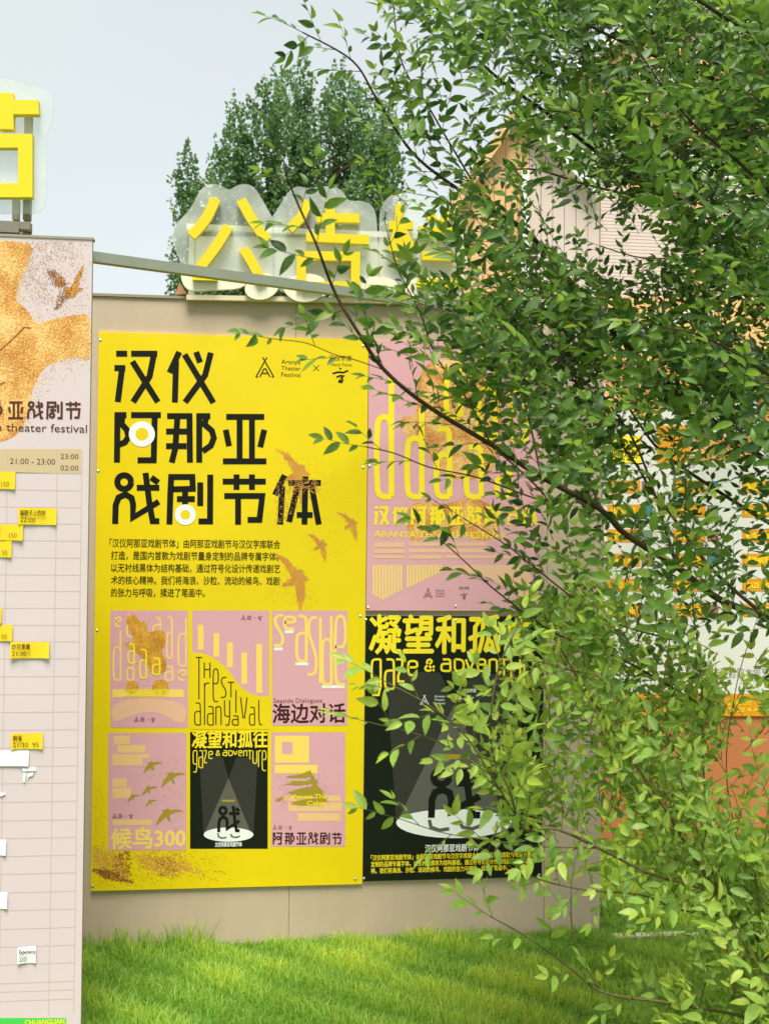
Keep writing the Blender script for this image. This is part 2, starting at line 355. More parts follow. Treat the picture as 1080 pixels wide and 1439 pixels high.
D1 = [(128, 1218), (160, 1228), (185, 1243), (175, 1215), (168, 1200), (185, 1195), (200, 1220), (235, 1232), (265, 1225), (290, 1232), (262, 1212), (252, 1196), (240, 1200), (225, 1205), (205, 1200), (155, 1198), (130, 1190)]
speckle(D1, 1500, 1.1, B0, lay(1), M_sandy, yp, spread=3, bound=(130, 1100, 500, 1248))
speckle([(128, 1222), (150, 1222), (190, 1242), (150, 1236)], 420, 1.3, B0, lay(1), M_sandd, yp, spread=1, bound=(130, 1100, 500, 1248))
speckle([(160, 1200), (185, 1195), (180, 1235), (160, 1232)], 260, 1.2, B0, lay(1), M_sandd, yp, spread=2, bound=(130, 1100, 500, 1248))
speckle([(215, 1205), (240, 1205), (255, 1232), (225, 1232)], 200, 1.1, B0, lay(1), M_sandd, yp, spread=3, bound=(130, 1100, 500, 1248))
speckle([(130, 1060), (150, 1060), (150, 1250), (130, 1250)], 220, .8, B0, lay(1), M_sandy, yp, spread=3, bound=(130, 1100, 500, 1248))
speckle([(150, 1198), (300, 1198), (320, 1235), (150, 1245)], 420, .8, B0, lay(1), M_sandd, yp, spread=6, bound=(130, 1100, 500, 1248))
# title
for ch in '汉仪阿那亚戏剧节体':
    (x0, y0, x1, y1), _ = G[ch]; p, q = crop1(x0, y0), crop1(x1, y1)
    strokes(ch, p[0], p[1], q[0], q[1], 8.2, B0, lay(3), M_blk, yp)
for (x, y, r0, r1) in ((192, 415, 49, 24), (361, 729, 40, 18)):
    c = xz(*crop1(x, y), B0); k = mpp(B0) / 2.769
    flat('ring_print', disc(c, r0 * k), lay(4), M_white, yp); flat('dot_print', disc(c, r1 * k), lay(5), M_yel, yp)
speckle([(x, y) for x, y in (crop1(715, 600), crop1(800, 580), crop1(820, 680), crop1(740, 765), crop1(710, 765))], 260, .9, B0, lay(4), M_sandy, yp, spread=1.5)
speckle([(x, y) for x, y in (crop1(765, 590), crop1(885, 590), crop1(880, 640), crop1(765, 640))], 260, .9, B0, lay(4), M_sandy, yp, spread=1.5)
def tent_logo(cx, cy, s, Y, y, m, parent):       # the tent-shaped festival mark
    mb = MB(); w = s * .075 * mpp(Y)
    for st in ([(-.12,-.6),(.5,.5)], [(.12,-.6),(-.5,.5)], [(-.28,.5),(-.05,.05),(.05,.05),(.28,.5)], [(-.17,.3),(.17,.3)], [(-.5,.5),(-.38,.5)], [(.38,.5),(.5,.5)]):
        mb.strip([xz(cx + p[0] * s, cy + p[1] * s, Y) for p in st], w, y)
    return mb.out('logo_print', m, parent, kind='stuff')
def hand_logo(cx, cy, s, Y, y, m, parent):
    mb = MB(); w = s * .11 * mpp(Y)
    for st in ([(-.5,-.05),(-.15,-.15),(.2,-.12),(.5,-.25)], [(-.02,-.42),(.03,-.32)], [(-.25,.18),(.0,.08),(.22,.1),(.05,.22),(.15,.35),(.1,.5),(-.08,.48),(-.05,.38),(.06,.4)]):
        mb.strip([xz(cx + p[0] * s, cy + p[1] * s, Y) for p in st], w, y)
    return mb.out('logo_print', m, parent, kind='stuff')
M_oliv = mat('dark_olive_ink', lin(70, 60, 10), .5, .2)
tent_logo(372, 517, 25, B0, lay(2), M_oliv, yp)
for i, s in enumerate(('Aranya', 'Theater', 'Festival')): text(s, 395, 511 + i * 9, 6.4, B0, lay(2), M_oliv, yp, wpx=27, bold=.01)
mb = MB(); mb.strip([xz(440, 513, B0), xz(448, 521, B0)], .003, lay(2)); mb.strip([xz(448, 513, B0), xz(440, 521, B0)], .003, lay(2)); mb.out('cross_print', M_oliv, yp, kind='stuff')
text('汉仪字库', 462, 506, 6.4, B0, lay(2), M_blk, yp, wpx=32, bold=.01); text('Hanyi Fonts', 465, 514, 4.6, B0, lay(2), M_oliv, yp, wpx=29, bold=.01)
hand_logo(478, 526, 22, B0, lay(2), M_blk, yp)
para = ['「汉仪阿那亚戏剧节体」由阿那亚戏剧节与汉仪字库联合', '打造，是国内首款为戏剧节量身定制的品牌专属字体。', '以无衬线黑体为结构基础，通过符号化设计传递戏剧艺', '术的核心精神。我们将海浪、沙粒、流动的候鸟、戏剧', '的张力与呼吸，揉进了笔画中。']
for i, (s, w) in enumerate(zip(para, (233, 229, 231, 230, 127))):
    text(s, 154 + (2 if i else 0), 768 + i * 17.4, 9.2, B0, lay(2), M_oliv, yp, wpx=w, bold=.022)
def logos(cx, cy, Y, y, m, parent, s=1):
    tent_logo(cx, cy, 8 * s, Y, y, m, parent); hand_logo(cx + 27 * s, cy, 8 * s, Y, y, m, parent)
    mb = MB()
    for i in range(3): mb.strip([xz(cx + 6*s, cy - 2.5*s + i * 2.6*s, Y), xz(cx + 13*s, cy - 2.5*s + i * 2.6*s, Y)], 1.1 * s * mpp(Y), y)
    mb.strip([xz(cx + 17*s, cy - 1.5*s, Y), xz(cx + 20*s, cy + 1.5*s, Y)], .5 * s * mpp(Y), y); mb.out('small_print', m, parent, kind='stuff')
def picture(x0, y0, x1, y1, m, name='picture'):
    return flat(name, rectpx(x0, y0, x1, y1, B0), lay(2), m, yp)
M_logo = mat('purple_grey_ink', lin(120, 80, 90), .5, .2)
M_pyel2 = mat('faint_yellow_print', lin(232, 200, 116), .5, .3)
def bar_print(x0, y0, x1, y1, Y, y, m, parent, name='block_print'): return flat(name, rectpx(x0, y0, x1, y1, Y), y, m, parent)
# picture 1: letters and sand cloud
pc = picture(155, 858, 264, 1023, M_pink); pc['label'] = 'pink picture with brown sand cloud and letters'
letters([('e',162,868,170,880), ('d',159,886,170,956), ('a',178,866,188,895), ('a',215,868,226,895), ('a',234,867,242,925), ('d',250,868,262,936), ('d',178,930,188,956), ('a',232,937,243,956), ('e',251,942,262,956), ('d',196,880,206,905)], 2.6, B0, lay(3), M_pyel2, pc)
bar_print(158, 969, 258, 980, B0, lay(3), M_pyel, pc)
pts = smoothpts([(157, 982), (260, 982), (262, 1018), (245, 1014), (225, 1002), (205, 1000), (180, 1008), (157, 1018)], 2, True)
flat('block_print', polypx(pts, B0), lay(3), M_pink2, pc)
M_sbr = sand_mat('brown_sand_print', lin(222, 170, 70), lin(196, 140, 50), lin(170, 116, 40), 200)
cloud = smoothpts([(182, 886), (176, 868), (190, 862), (196, 875), (206, 872), (207, 890), (216, 886), (230, 885), (234, 902), (226, 916), (234, 930), (234, 942), (222, 950), (212, 946), (206, 930), (190, 915), (176, 908), (174, 904), (190, 902)], 1, True)
flat('sand_shape_print', polypx(cloud, B0), lay(4), M_sbr, pc)
for c in ((185, 966, 9), (225, 966, 11)): flat('sand_shape_print', disc(xz(c[0], c[1], B0), c[2] * mpp(B0)), lay(4), M_sbr, pc)
speckle([(170, 862), (236, 862), (240, 985), (172, 985)], 320, .7, B0, lay(4), M_sandy, pc, spread=2)
letters([('a',180,905,189,932), ('a',196,913,206,953), ('a',214,925,225,948)], 2.4, B0, lay(5), M_ylt, pc)
text('汉仪阿那亚戏剧节', 178, 978, 8, B0, lay(5), M_ylt, pc, wpx=56, bold=.04)
logos(192, 1011, B0, lay(5), M_logo, pc, .85)
# picture 2: the festival lettering
pc = picture(270, 858, 378, 1023, M_pink); pc['label'] = 'pink picture with yellow hill carrying thin dark letters'
hill = [(268, 917)] + smoothpts([(270, 917), (287, 918), (305, 927), (322, 943), (338, 966), (352, 975), (365, 979), (380, 979)], 2) + [(380, 1025), (268, 1025)]
flat('hill_print', polypx(hill, B0), lay(3), M_yel, pc)
for x0, y0, y1 in ((278, 878, 913), (300, 890, 923), (319, 903, 938), (339, 917, 961), (360, 905, 974)): bar_print(x0, y0, x0 + 8, y1, B0, lay(3), M_pyel, pc)
letters([('T',275,924,284,983), ('H',287,931,295,953), ('e',299,940,307,986), ('s',310,952,318,980), ('t',320,959,329,980), ('i',329,970,334,1002), ('r',287,960,294,1019), ('a',273,988,282,1019), ('a',291,993,300,1019), ('n',303,993,311,1019), ('y',315,984,323,1019), ('a',326,1006,335,1019), ('v',338,980,347,1018), ('a',350,994,358,1019), ('l',363,984,369,1019)], 1.7, B0, lay(4), M_oliv, pc)
logos(342, 868, B0, lay(4), M_logo, pc, .85)
# picture 3: seaside dialogues
pc = picture(382, 858, 488, 1020, M_pink); pc['label'] = 'pink picture with tall pale yellow letters and seaside dialogues caption'
letters([('s',385,865,398,907), ('e',399,867,415,884), ('a',416,866,431,929), ('s',432,868,445,948), ('i',446,868,454,960), ('d',452,866,466,962), ('e',470,866,486,962)], 4, B0, lay(3), M_pyel, pc)
for x0, y0, x1 in ((400, 886, 412), (385, 910, 397), (415, 931, 433), (452, 963, 484)): bar_print(x0, y0, x1, y0 + 4, B0, lay(3), M_white, pc, 'wave_print')
text('Seaside Dialogues', 384, 988, 6.6, B0, lay(3), M_brown, pc, wpx=68, bold=.012)
text('海边对话', 383, 1014, 21, B0, lay(3), M_wine, pc, wpx=101, bold=.035)
# picture 4: swallows
pc = picture(152, 1030, 262, 1195, M_pink); pc['label'] = 'pink picture with a flock of olive swallows and the number 300'
M_pk2 = mat('faint_orange_print', lin(228, 186, 130), .5, .3)
for b in ((160, 1034, 182, 1046), (165, 1047, 204, 1058), (158, 1060, 210, 1066), (158, 1066, 200, 1076), (158, 1094, 178, 1106), (158, 1107, 184, 1122), (158, 1152, 214, 1160)): bar_print(*b, B0, lay(3), M_pk2, pc)
for cx, cy, s, a, fl, sy in ((212, 1074, 17, 1.9, 1, 1), (240, 1090, 22, 2.0, 1, 1), (208, 1108, 14, 2.0, 1, 1), (186, 1119, 11, 1.7, 1, 1), (211, 1126, 10, 1.6, 1, 1), (234, 1142, 24, 2.05, 1, 1)):
    flat('bird_print', polypx([(cx - (x - cx) * .9, y) for x, y in birdpx(cx, cy, s, a * .0 + .35, 1)], B0), lay(4), M_olive, pc)
speckle([(200, 1070), (258, 1060), (258, 1180), (215, 1140)], 220, .6, B0, lay(4), M_olive, pc, spread=2)
text('候鸟300', 156, 1191, 22, B0, lay(3), M_pyel, pc, wpx=100, bold=.045)
logos(161, 1147, B0, lay(4), M_logo, pc, .85)
# the spotlight design, used small on the yellow board and large on the black poster
def gaze(parent, T, Y, y0, k, big):
    """T maps design px (of the small picture, 267..376 x 1029..1193) to photo px; k = scale"""
    q = lambda pts: polypx([T(*p) for p in pts], Y)
    flat('beam_print', q([(280, 1062), (362, 1066), (356, 1172), (286, 1172)]), y0 - LAY, M_grey1, parent)
    flat('beam_print', q([(312, 1062), (333, 1062), (321, 1094)]), y0 - 2*LAY, M_dkg, parent)
    flat('beam_print', q([(321, 1094), (353, 1172), (287, 1172)]), y0 - 3*LAY, M_grey2, parent)
    flat('stage_disc_print', q([(321 + 35 * math.cos(i * .2094), 1173 + 10 * math.sin(i * .2094)) for i in range(30)]), y0 - 4*LAY, M_white, parent)
    a, b = T(305, 1133), T(337, 1170)
    strokes('戏', a[0], a[1], b[0], b[1], 4.2 * k, Y, y0 - 6*LAY, M_blk, parent)
    a, b = T(306, 1176), T(337, 1170)
    mb = MB()
    for st in ([(306,1171),(307,1176),(312,1178),(318,1177)], [(324,1172),(326,1176),(332,1177),(337,1175)]): mb.strip([xz(*T(*p), Y) for p in st], 2.2 * k * mpp(Y), y0 - 5*LAY)
    mb.out('shadow_print', M_grey2, parent, kind='stuff')
    flat('block_print', q([(312, 1124), (330, 1124), (330, 1127), (312, 1127)]), y0 - 4*LAY, M_olive, parent)
    a = T(270, 1050); text('凝望和孤往', a[0], a[1] - .5*k, 18.5 * k, Y, y0 - 2*LAY, M_ylt, parent, wpx=103 * k * (1 if not big else .985), bold=.04)
    L = [('g',271,1055,277,1085), ('a',279,1055,285,1079), ('z',286,1055,291,1072), ('e',293,1056,299,1066), ('&',303,1055,309,1062), ('a',313,1055,319,1062), ('D',321,1055,327,1062), ('v',328,1055,333,1062), ('e',335,1055,340,1062), ('n',342,1055,347,1063), ('t',348,1055,354,1067), ('u',355,1055,361,1073), ('r',363,1055,367,1078), ('e',368,1055,374,1083)]
    letters([(c, *T(a0, a1), *T(b0, b1)) for c, a0, a1, b0, b1 in L], 1.35 * k, Y, y0 - 2*LAY, M_ylt, parent)
pc = picture(267, 1029, 376, 1193, M_dkg); pc['label'] = 'black picture with grey spotlight beams and white stage disc'
gaze(pc, lambda x, y: (x, y), B0, lay(2), 1, False)
text('汉仪阿那亚戏剧节体', 302, 1190, 5, B0, lay(4), M_white, pc, wpx=37, bold=.03)
# picture 6: forest
pc = picture(381, 1029, 485, 1190, M_pink); pc['label'] = 'pink picture with olive brushed trees over pale yellow blocks'
for b in ((386, 1034, 434, 1043), (386, 1043, 396, 1072), (411, 1043, 434, 1072), (396, 1060, 411, 1072), (386, 1075, 446, 1087)): bar_print(*b, B0, lay(3), M_pyel, pc)
for b in ((400, 1118, 478, 1126), (405, 1128, 480, 1140), (418, 1143, 478, 1154)): bar_print(*b, B0, lay(3), M_pk2, pc)
for st in ([(400,1091),(425,1088),(434,1082),(438,1093),(405,1093)], [(395,1102),(420,1099),(445,1095),(446,1100),(420,1104)], [(405,1112),(440,1104),(452,1108),(455,1120),(410,1118)], [(386,1123),(398,1119),(396,1125),(388,1127)], [(403,1130),(430,1122),(460,1122),(458,1128),(430,1133)], [(433,1080),(438,1086),(448,1108),(459,1125),(444,1125),(437,1100)], [(408,1097),(430,1098),(430,1103),(408,1101)]):
    flat('brush_print', polypx(smoothpts(st, 1, True), B0), lay(4) - R.random() * 3e-4, M_olive, pc)
speckle([(395, 1085), (455, 1085), (462, 1132), (395, 1132)], 260, .8, B0, lay(5), M_olive, pc, spread=3)
text('Forest The', 412, 1123, 6.5, B0, lay(6), M_ylt, pc, wpx=46, bold=.03); text('Cabin', 431, 1132, 6.5, B0, lay(6), M_ylt, pc, wpx=27, bold=.03)
for i, ch in enumerate('阿那亚戏剧节'): strokes(ch, 383 + i * 16.6, 1170, 383 + i * 16.6 + 14, 1187, 1.9, B0, lay(4), M_wine, pc)
logos(386, 1163, B0, lay(4), M_logo, pc, .8)
screws([(141, 478), (138, 662), (136, 886), (130, 1246), (510, 486), (510, 657), (506, 866), (499, 1236)], B0, B0 - .0001, yp)

# ------------------------------------------------------------------ pink poster, black poster
def pboard(name, x0, x1, z0, z1, m, label):
    root = empty(name, ((x0 + x1) / 2, 0, z0), label, 'poster')
    mb = MB(); mb.prism([(x0, z0), (x1, z0), (x1, z1), (x0, z1)], B0, -.0005); mb.out('panel', m, root); return root
a, c = xz(516.5, 858, B0), xz(762, 483, B0); zt = xz(516, 478, B0)[1]
pk = pboard('poster_board', 1.1885, c[0], a[1], zt, M_pink, 'pink poster board with tall yellow letters, above the black poster')
def c4(x, y): return 500 + x / 3.51, 460 + y / 3.51
letters([(ch, *c4(x0, y0), *c4(x1, y1)) for ch, x0, y0, x1, y1 in (('d',98,240,178,835), ('d',248,400,328,835), ('a',392,500,465,835), ('a',540,590,620,835), ('a',690,690,760,830), ('d',440,120,520,440), ('a',600,150,690,560), ('d',760,180,840,560))], 8, B0, lay(3), M_ylt, pk)
sand = [c4(x, y) for x, y in ((330,190),(440,150),(600,200),(700,260),(720,420),(700,700),(560,760),(430,740),(380,660),(300,560),(240,540),(210,440),(300,440),(300,300))]
flat('sand_shape_print', polypx(smoothpts(sand, 1, True), B0), lay(1), M_sand, pk)
flat('sand_shape_print', polypx(smoothpts([c4(x, y) for x, y in ((250,890),(330,850),(420,880),(540,840),(650,860),(700,920),(700,1030),(620,1060),(500,1010),(330,1020),(300,1075),(250,1020))], 1, True), B0), lay(1), M_sand, pk)
speckle([c4(x, y) for x, y in ((200,430),(300,150),(720,180),(760,700),(560,850),(380,800))], 900, .9, B0, lay(2), M_sandy, pk, spread=5, bound=(520, 482, 760, 850))
speckle([c4(x, y) for x, y in ((230,860),(720,840),(720,1080),(260,1080))], 500, .9, B0, lay(2), M_sandy, pk, spread=4, bound=(520, 482, 760, 850))
for i, ch in enumerate('汉仪阿那亚戏剧节体'):
    x = 90 + i * 91
    if c4(x + 80, 0)[0] < 762: strokes(ch, *c4(x, 885), *c4(x + 74, 975), 4.0, B0, lay(3), M_ylt, pk)
text('ARANYA THEATER FESTIVAL', *c4(90, 1035), 9, B0, lay(3), M_ylt, pk, wpx=190, bold=.03)
for x0, y0, x1, y1 in ((90,1060,240,1085),(90,1095,240,1115),(90,1125,240,1140),(260,1060,420,1080),(260,1092,640,1112),(260,1124,420,1142),(440,1060,640,1078),(440,1125,800,1140)):
    p, q = c4(x0, y0), c4(x1, y1); bar_print(*p, min(q[0], 758), q[1], B0, lay(2), M_pink2, pk)
for i in range(10): x = 82 + i * 15; p, q = c4(x, 1172), c4(x + 10, 1345 - abs(i - 3) * 8); bar_print(*p, *q, B0, lay(2), M_pyel2, pk)
for i in range(12): x = 250 + i * 15; p, q = c4(x, 1172), c4(x + 10, 1285 - i * 7); bar_print(*p, *q, B0, lay(2), M_pyel2, pk)
pts = smoothpts([c4(440, 1172), c4(800, 1172), c4(860, 1172), c4(870, 1400), c4(800, 1330), c4(700, 1250), c4(560, 1205), c4(440, 1200)], 1, True)
flat('block_print', polypx([(min(p[0], 760), p[1]) for p in pts], B0), lay(1), M_pink2, pk)
tent_logo(*c4(355, 1312), 12, B0, lay(3), M_logo, pk)
for i, s in enumerate(('Aranya', 'Theater', 'Festival')): text(s, *c4(392, 1302 + i * 14), 3.2, B0, lay(3), M_logo, pk, wpx=13, bold=.01)
text('汉仪字库', *c4(506, 1292), 3.4, B0, lay(3), M_logo, pk, wpx=15, bold=.02); hand_logo(*c4(532, 1322), 10, B0, lay(3), M_logo, pk)
screws([(519, 488), (519, 655), (517, 854), (640, 488), (640, 852), (758, 490), (757, 852)], B0, B0 - .0001, pk)
a, c = xz(506, 1241, B0), xz(764, 868, B0); zt = xz(512, 866, B0)[1]
bk = pboard('poster_board', 1.1885, c[0], .262, zt, M_dkg, 'black poster board with yellow title and spotlit white disc, below the pink poster')
def Tb(x, y):
    t = ((1029, 866), (1062, 943), (1094, 990), (1133, 1081), (1173, 1156), (1193, 1200))
    for (a0, b0), (a1, b1) in zip(t, t[1:]):
        if y <= a1 or a1 == 1193: return 512 + (x - 267) * 2.33, b0 + (b1 - b0) * (y - a0) / (a1 - a0)
gaze(bk, Tb, B0, B0, 2.3, True)
text('汉仪阿那亚戏剧节体', 597, 1197, 8.5, B0, lay(7), M_white, bk, wpx=77, bold=.03)
for i, s in enumerate(('「汉仪阿那亚戏剧节体」由阿那亚戏剧节与汉仪字库联合打造，是国内首款为戏剧节量身', '定制的品牌专属字体。以无衬线黑体为结构基础，通过符号化设计传递戏剧艺术的核心精', '神。我们将海浪、沙粒、流动的候鸟、戏剧的张力与呼吸，揉进了笔画中。')):
    text(s, 521, 1209 + i * 9.2, 6, B0, lay(2), M_ylt, bk, wpx=(236, 236, 196)[i], bold=.03)
tent_logo(596, 984, 12, B0, lay(8), M_white, bk)
for i, s in enumerate(('Aranya', 'Theater', 'Festival')): text(s, 610, 980 + i * 5, 3.4, B0, lay(8), M_white, bk, wpx=15, bold=.01)
text('汉仪字库', 650, 973, 4.5, B0, lay(8), M_white, bk, wpx=19, bold=.02); hand_logo(659, 983, 12, B0, lay(8), M_white, bk)
screws([(514, 871), (511, 1235), (640, 872), (758, 874), (757, 1230)], B0, B0 - .0001, bk)

# ------------------------------------------------------------------ middle rooftop sign
YS = -.03
sg = empty('rooftop_sign', (at(450, 418, YS).x, YS, H), 'clear cloud shaped sign with yellow characters standing on top of the tan wall', 'sign')
def z6(x, y): return 230 + x / 4.32, 250 + y / 4.32
def z7(x, y): return 380 + x / 3.6, 220 + y / 3.6
out1 = smoothpts([z6(*p) for p in ((45,345),(62,290),(105,245),(150,200),(195,130),(220,65),(285,30),(345,42),(400,75),(440,42),(510,32),(560,65),(600,135),(640,205),(676,265),(676,640),(640,700),(560,705),(520,640),(300,660),(140,600),(70,440))], 2, True)
out2 = smoothpts([z7(*p) for p in ((2,310),(30,275),(60,220),(100,165),(140,145),(185,160),(240,150),(320,148),(370,175),(390,225),(470,220),(520,250),(540,320),(545,600),(480,700),(300,690),(150,710),(60,690),(8,640))], 2, True)
out3 = smoothpts([z7(*p) for p in ((548,320),(560,240),(620,180),(700,170),(760,230),(830,200),(900,210),(960,280),(1000,400),(1010,560),(980,700),(800,720),(620,700),(552,640))], 2, True)
for k, o_ in enumerate((out1, out2, out3)):
    mb = MB(); mb.prism(polypx(o_, YS), YS, YS + .008); mb.out('acrylic_panel', M_acr, sg)
YB = YS + .05
mb = MB(); boxpx(mb, 262, 322, 655, 330, YB, YB + .03); mb.out('rail', M_cream, sg)
mb = MB(); boxpx(mb, 265, 331, 273, 416, YB, YB + .03); mb.out('post', M_cream, sg)
mb = MB(); boxpx(mb, 640, 331, 648, 420, YB, YB + .03); mb.out('post', M_cream, sg)
mb = MB(); mb.prism(polypx([(274, 331), (639, 333), (639, 403), (274, 400)], YB), YB + .01, YB + .022); mb.out('backing_board', M_cream, sg)
mb = MB(); mb.prism([(x, z) for x, z in [xz(262, 414, YS), xz(655, 422, YS), xz(655, 428, YS), xz(262, 421, YS)]][::-1], YS - .005, YS + .1); 
mb.out('base_rail', mat('beige_timber', lin(214, 198, 170), .6, .3), sg)
def lobe(pts, y0):
    mb = MB(); mb.prism(polypx(smoothpts(pts, 2, True), y0), y0, y0 + .02); return mb.out('base_lobe', M_cream, sg)
lobe([z6(*p) for p in ((100,560),(110,640),(160,690),(300,680),(500,670),(520,560))], YS - .012)
lobe([z6(*p) for p in ((495,640),(490,690),(520,725),(580,742),(650,725),(700,670),(710,620),(600,560))], YS - .02)
lobe([z6(*p) for p in ((722,625),(722,680),(780,740),(850,755),(930,740),(980,690),(980,600),(850,570))], YS - .02)
lobe([z7(*p) for p in ((400,640),(420,690),(480,710),(560,705),(640,690),(640,620),(520,600))], YS - .02)
lobe([z7(*p) for p in ((660,640),(680,690),(760,720),(860,715),(940,690),(960,620),(800,600))], YS - .02)
def char3d(name, sts, wpx, Y, d, m, parent, conv):
    mb = MB(); mb2 = MB()
    for i, st in enumerate(sts):
        P = smoothpts([conv(*p) for p in st], 2) if len(st) > 2 and conv is z6 else [conv(*p) for p in st]
        P = [Vector(xz(*p, Y)) for p in P]; w = wpx * mpp(Y) / 2; L, Q = [], []
        for j in range(len(P)):
            d1 = (P[j] - P[j-1]) if j else P[1] - P[0]; d2 = (P[j+1] - P[j]) if j < len(P) - 1 else d1
            d1 = d1.normalized(); d2 = d2.normalized(); n = Vector((-d1.y - d2.y, d1.x + d2.x)).normalized(); k = w / max(.5, n.dot(Vector((-d1.y, d1.x))))
            L.append(P[j] + n * k); Q.append(P[j] - n * k)
        mb.prism([tuple(p) for p in Q] + [tuple(p) for p in L[::-1]], Y - i * 4e-4, Y + d + i * 4e-4)
    return mb.out(name, m, parent)
YC = YS - .035
char3d('character', [[(315,122),(255,255),(165,350)], [(470,130),(535,255),(628,378)], [(393,290),(325,405),(228,530),(200,570)], [(175,588),(325,592)], [(482,428),(535,505),(600,638)]], 14, YC, .03, M_sign, sg, z6)
char3d('character', [[(190,222),(155,305),(95,365)], [(302,220),(302,402)], [(232,308),(450,310)], [(180,405),(500,420)], [(155,665),(155,500),(430,504),(430,665)], [(160,655),(425,655)]], 13, YC, .03, M_sign, sg, z7)
char3d('character', [[(653,240),(650,520)], [(598,345),(722,345)], [(645,355),(610,480)], [(660,355),(722,480)], [(800,280),(830,330)], [(900,270),(870,330)], [(750,372),(950,378)], [(765,500),(930,505)], [(740,640),(975,642)]], 12, YC, .03, M_sign, sg, z7)
mb = MB(); mb.prism(polypx([(246, 414), (252, 396), (262, 412)], YB), YB, YB + .02); mb.out('bracket', mat('bare_wood', lin(176, 132, 92), .7), sg)

# ------------------------------------------------------------------ left wall with the timetable
Ylw = YL
HL = at(131, 337, YL).z
xe = (at(131, 337, YL).x + at(112, 1439, YL).x) / 2
lw = empty('timetable_wall', (xe - .6, YL + .06, 0), 'pale pink timetable wall at the left with golden sand artwork along its top', 'wall')
M_lp = mat('pale_pink_print', lin(206, 188, 194), .55, .3, var=.03, scale=3)
M_lpe = mat('grey_tan_edge', lin(152, 142, 128), .6, .3)
mb = MB(); mb.box((xe - 1.6, YL, 0), (xe, YL + .008, HL - .0002)); mb.out('panel', M_lp, lw)
mb = MB(); mb.box((xe - 1.6, YL + .0082, 0), (xe - .001, YL + .03, HL - .003)); mb.out('wall_body', M_lpe, lw)
ly = lambda k: YL - .0003 * k
Xm = -60
sandpoly = [(Xm, 338), (50, 338), (40, 370), (25, 400), (22, 425), (35, 430), (50, 455), (60, 452), (85, 446), (110, 442), (128, 440), (127, 512), (110, 500), (90, 505), (66, 512), (50, 535), (42, 560), (35, 600), (10, 622), (Xm, 626)]
sandpoly = smoothpts(sandpoly, 2, True)
flat('sand_artwork', polypx(sandpoly, YL), ly(1), M_sand, lw)
speckle([(40, 338), (128, 338), (128, 520), (70, 540), (40, 600), (20, 600), (20, 380)], 1500, .9, YL, ly(1), M_sandy, lw, spread=4, bound=(-50, 338, 127, 625))
speckle([(Xm, 338), (50, 338), (40, 370), (35, 430), (60, 450), (128, 440), (127, 512), (66, 512), (40, 600), (Xm, 620)], 1500, 1.0, YL, ly(2), M_sandl, lw, spread=2, bound=(-50, 338, 127, 625))
speckle([(40, 338), (100, 338), (110, 360), (60, 375), (80, 430), (45, 425), (30, 400)], 700, .8, YL, ly(2), mat('sand_grain_grey', lin(176, 150, 130), .6), lw, spread=3, bound=(-50, 338, 127, 625))
for P_, n_ in (([(-20,470),(30,455),(36,500),(10,520),(-20,510)], 500), ([(60,455),(126,445),(126,500),(70,505)], 700), ([(10,500),(40,500),(36,560),(10,560)], 350), ([(20,345),(50,338),(30,400),(0,440),(0,380)], 500)): speckle(P_, n_, .9, YL, ly(2.6), M_sandy, lw, spread=7, bound=(-50, 338, 127, 625))
for st in ([(0,492),(14,480),(26,468),(34,460)], [(0,540),(8,537)], [(34,460),(44,461)]):
    mb = MB(); mb.strip([xz(*p, YL) for p in st], .005, ly(3)); mb.out('crease_print', M_sandd, lw)
BP = [(118,372),(113,378),(106,390),(101,402),(94,405),(88,413),(92,412),(96,418),(104,417),(110,410),(116,407),(111,403),(109,402),(112,392),(117,380)]
flat('bird_print', polypx(smoothpts(BP, 1, True), YL), ly(3), M_sandy, lw); speckle(BP, 160, .9, YL, ly(4), M_sandd, lw, spread=1.5)
speckle([(84,410),(94,404),(100,414),(84,432),(76,436)], 220, .9, YL, ly(4), M_sandd, lw, spread=1.5); speckle([(66,378),(78,382),(94,396),(90,404),(76,400),(70,390)], 320, .9, YL, ly(4), M_sandd, lw, spread=2)
flat('bird_print', polypx(smoothpts([(76,393),(84,389),(93,397),(88,404),(81,401)], 2, True), YL), ly(3), M_sandy, lw)
for i, (ch, x0, x1) in enumerate((('那', -16, 3), ('亚', 11, 33), ('戏', 38, 61), ('剧', 65, 88), ('节', 92, 114))):
    strokes(ch, x0, 564, x1, 589, 3.0, YL, ly(4), M_brown, lw)
text('Aranya theater festival', -52, 604.5, 11.5, YL, ly(4), M_brown, lw, wpx=164, bold=.006)
M_hdr = mat('khaki_print', lin(196, 172, 140), .55, .3)
bar_print(-55, 631, 114, 665, YL, ly(1), M_hdr, lw, 'header_band')
text('21:00 - 23:00', 14, 652, 8.2, YL, ly(2), M_brown, lw, wpx=60, bold=.008)
text('23:00', 85, 645, 7.4, YL, ly(2), M_brown, lw, wpx=24, bold=.008); text('02:00', 85, 661, 7.4, YL, ly(2), M_brown, lw, wpx=24, bold=.008)
M_line = mat('grid_line_ink', lin(186, 168, 164), .6, .2)
rows = [665, 689, 713, 736, 760, 784, 808, 831, 855, 879, 902, 926, 951, 976, 1001, 1026, 1051, 1077, 1101, 1127, 1153, 1178, 1203, 1228, 1254, 1279, 1305, 1330, 1355, 1381, 1393, 1406]
mb = MB(); zb = at(60, 1428, YL).z; ztp = at(60, 631, YL).z
xA, xB = at(-55, 1000, YL).x, at(110.5, 1000, YL).x
for y in rows: z = at(55, y, YL).z; mb.poly([(xA, ly(1) , z - .0011), (xB, ly(1), z - .0011), (xB, ly(1), z + .0011), (xA, ly(1), z + .0011)])
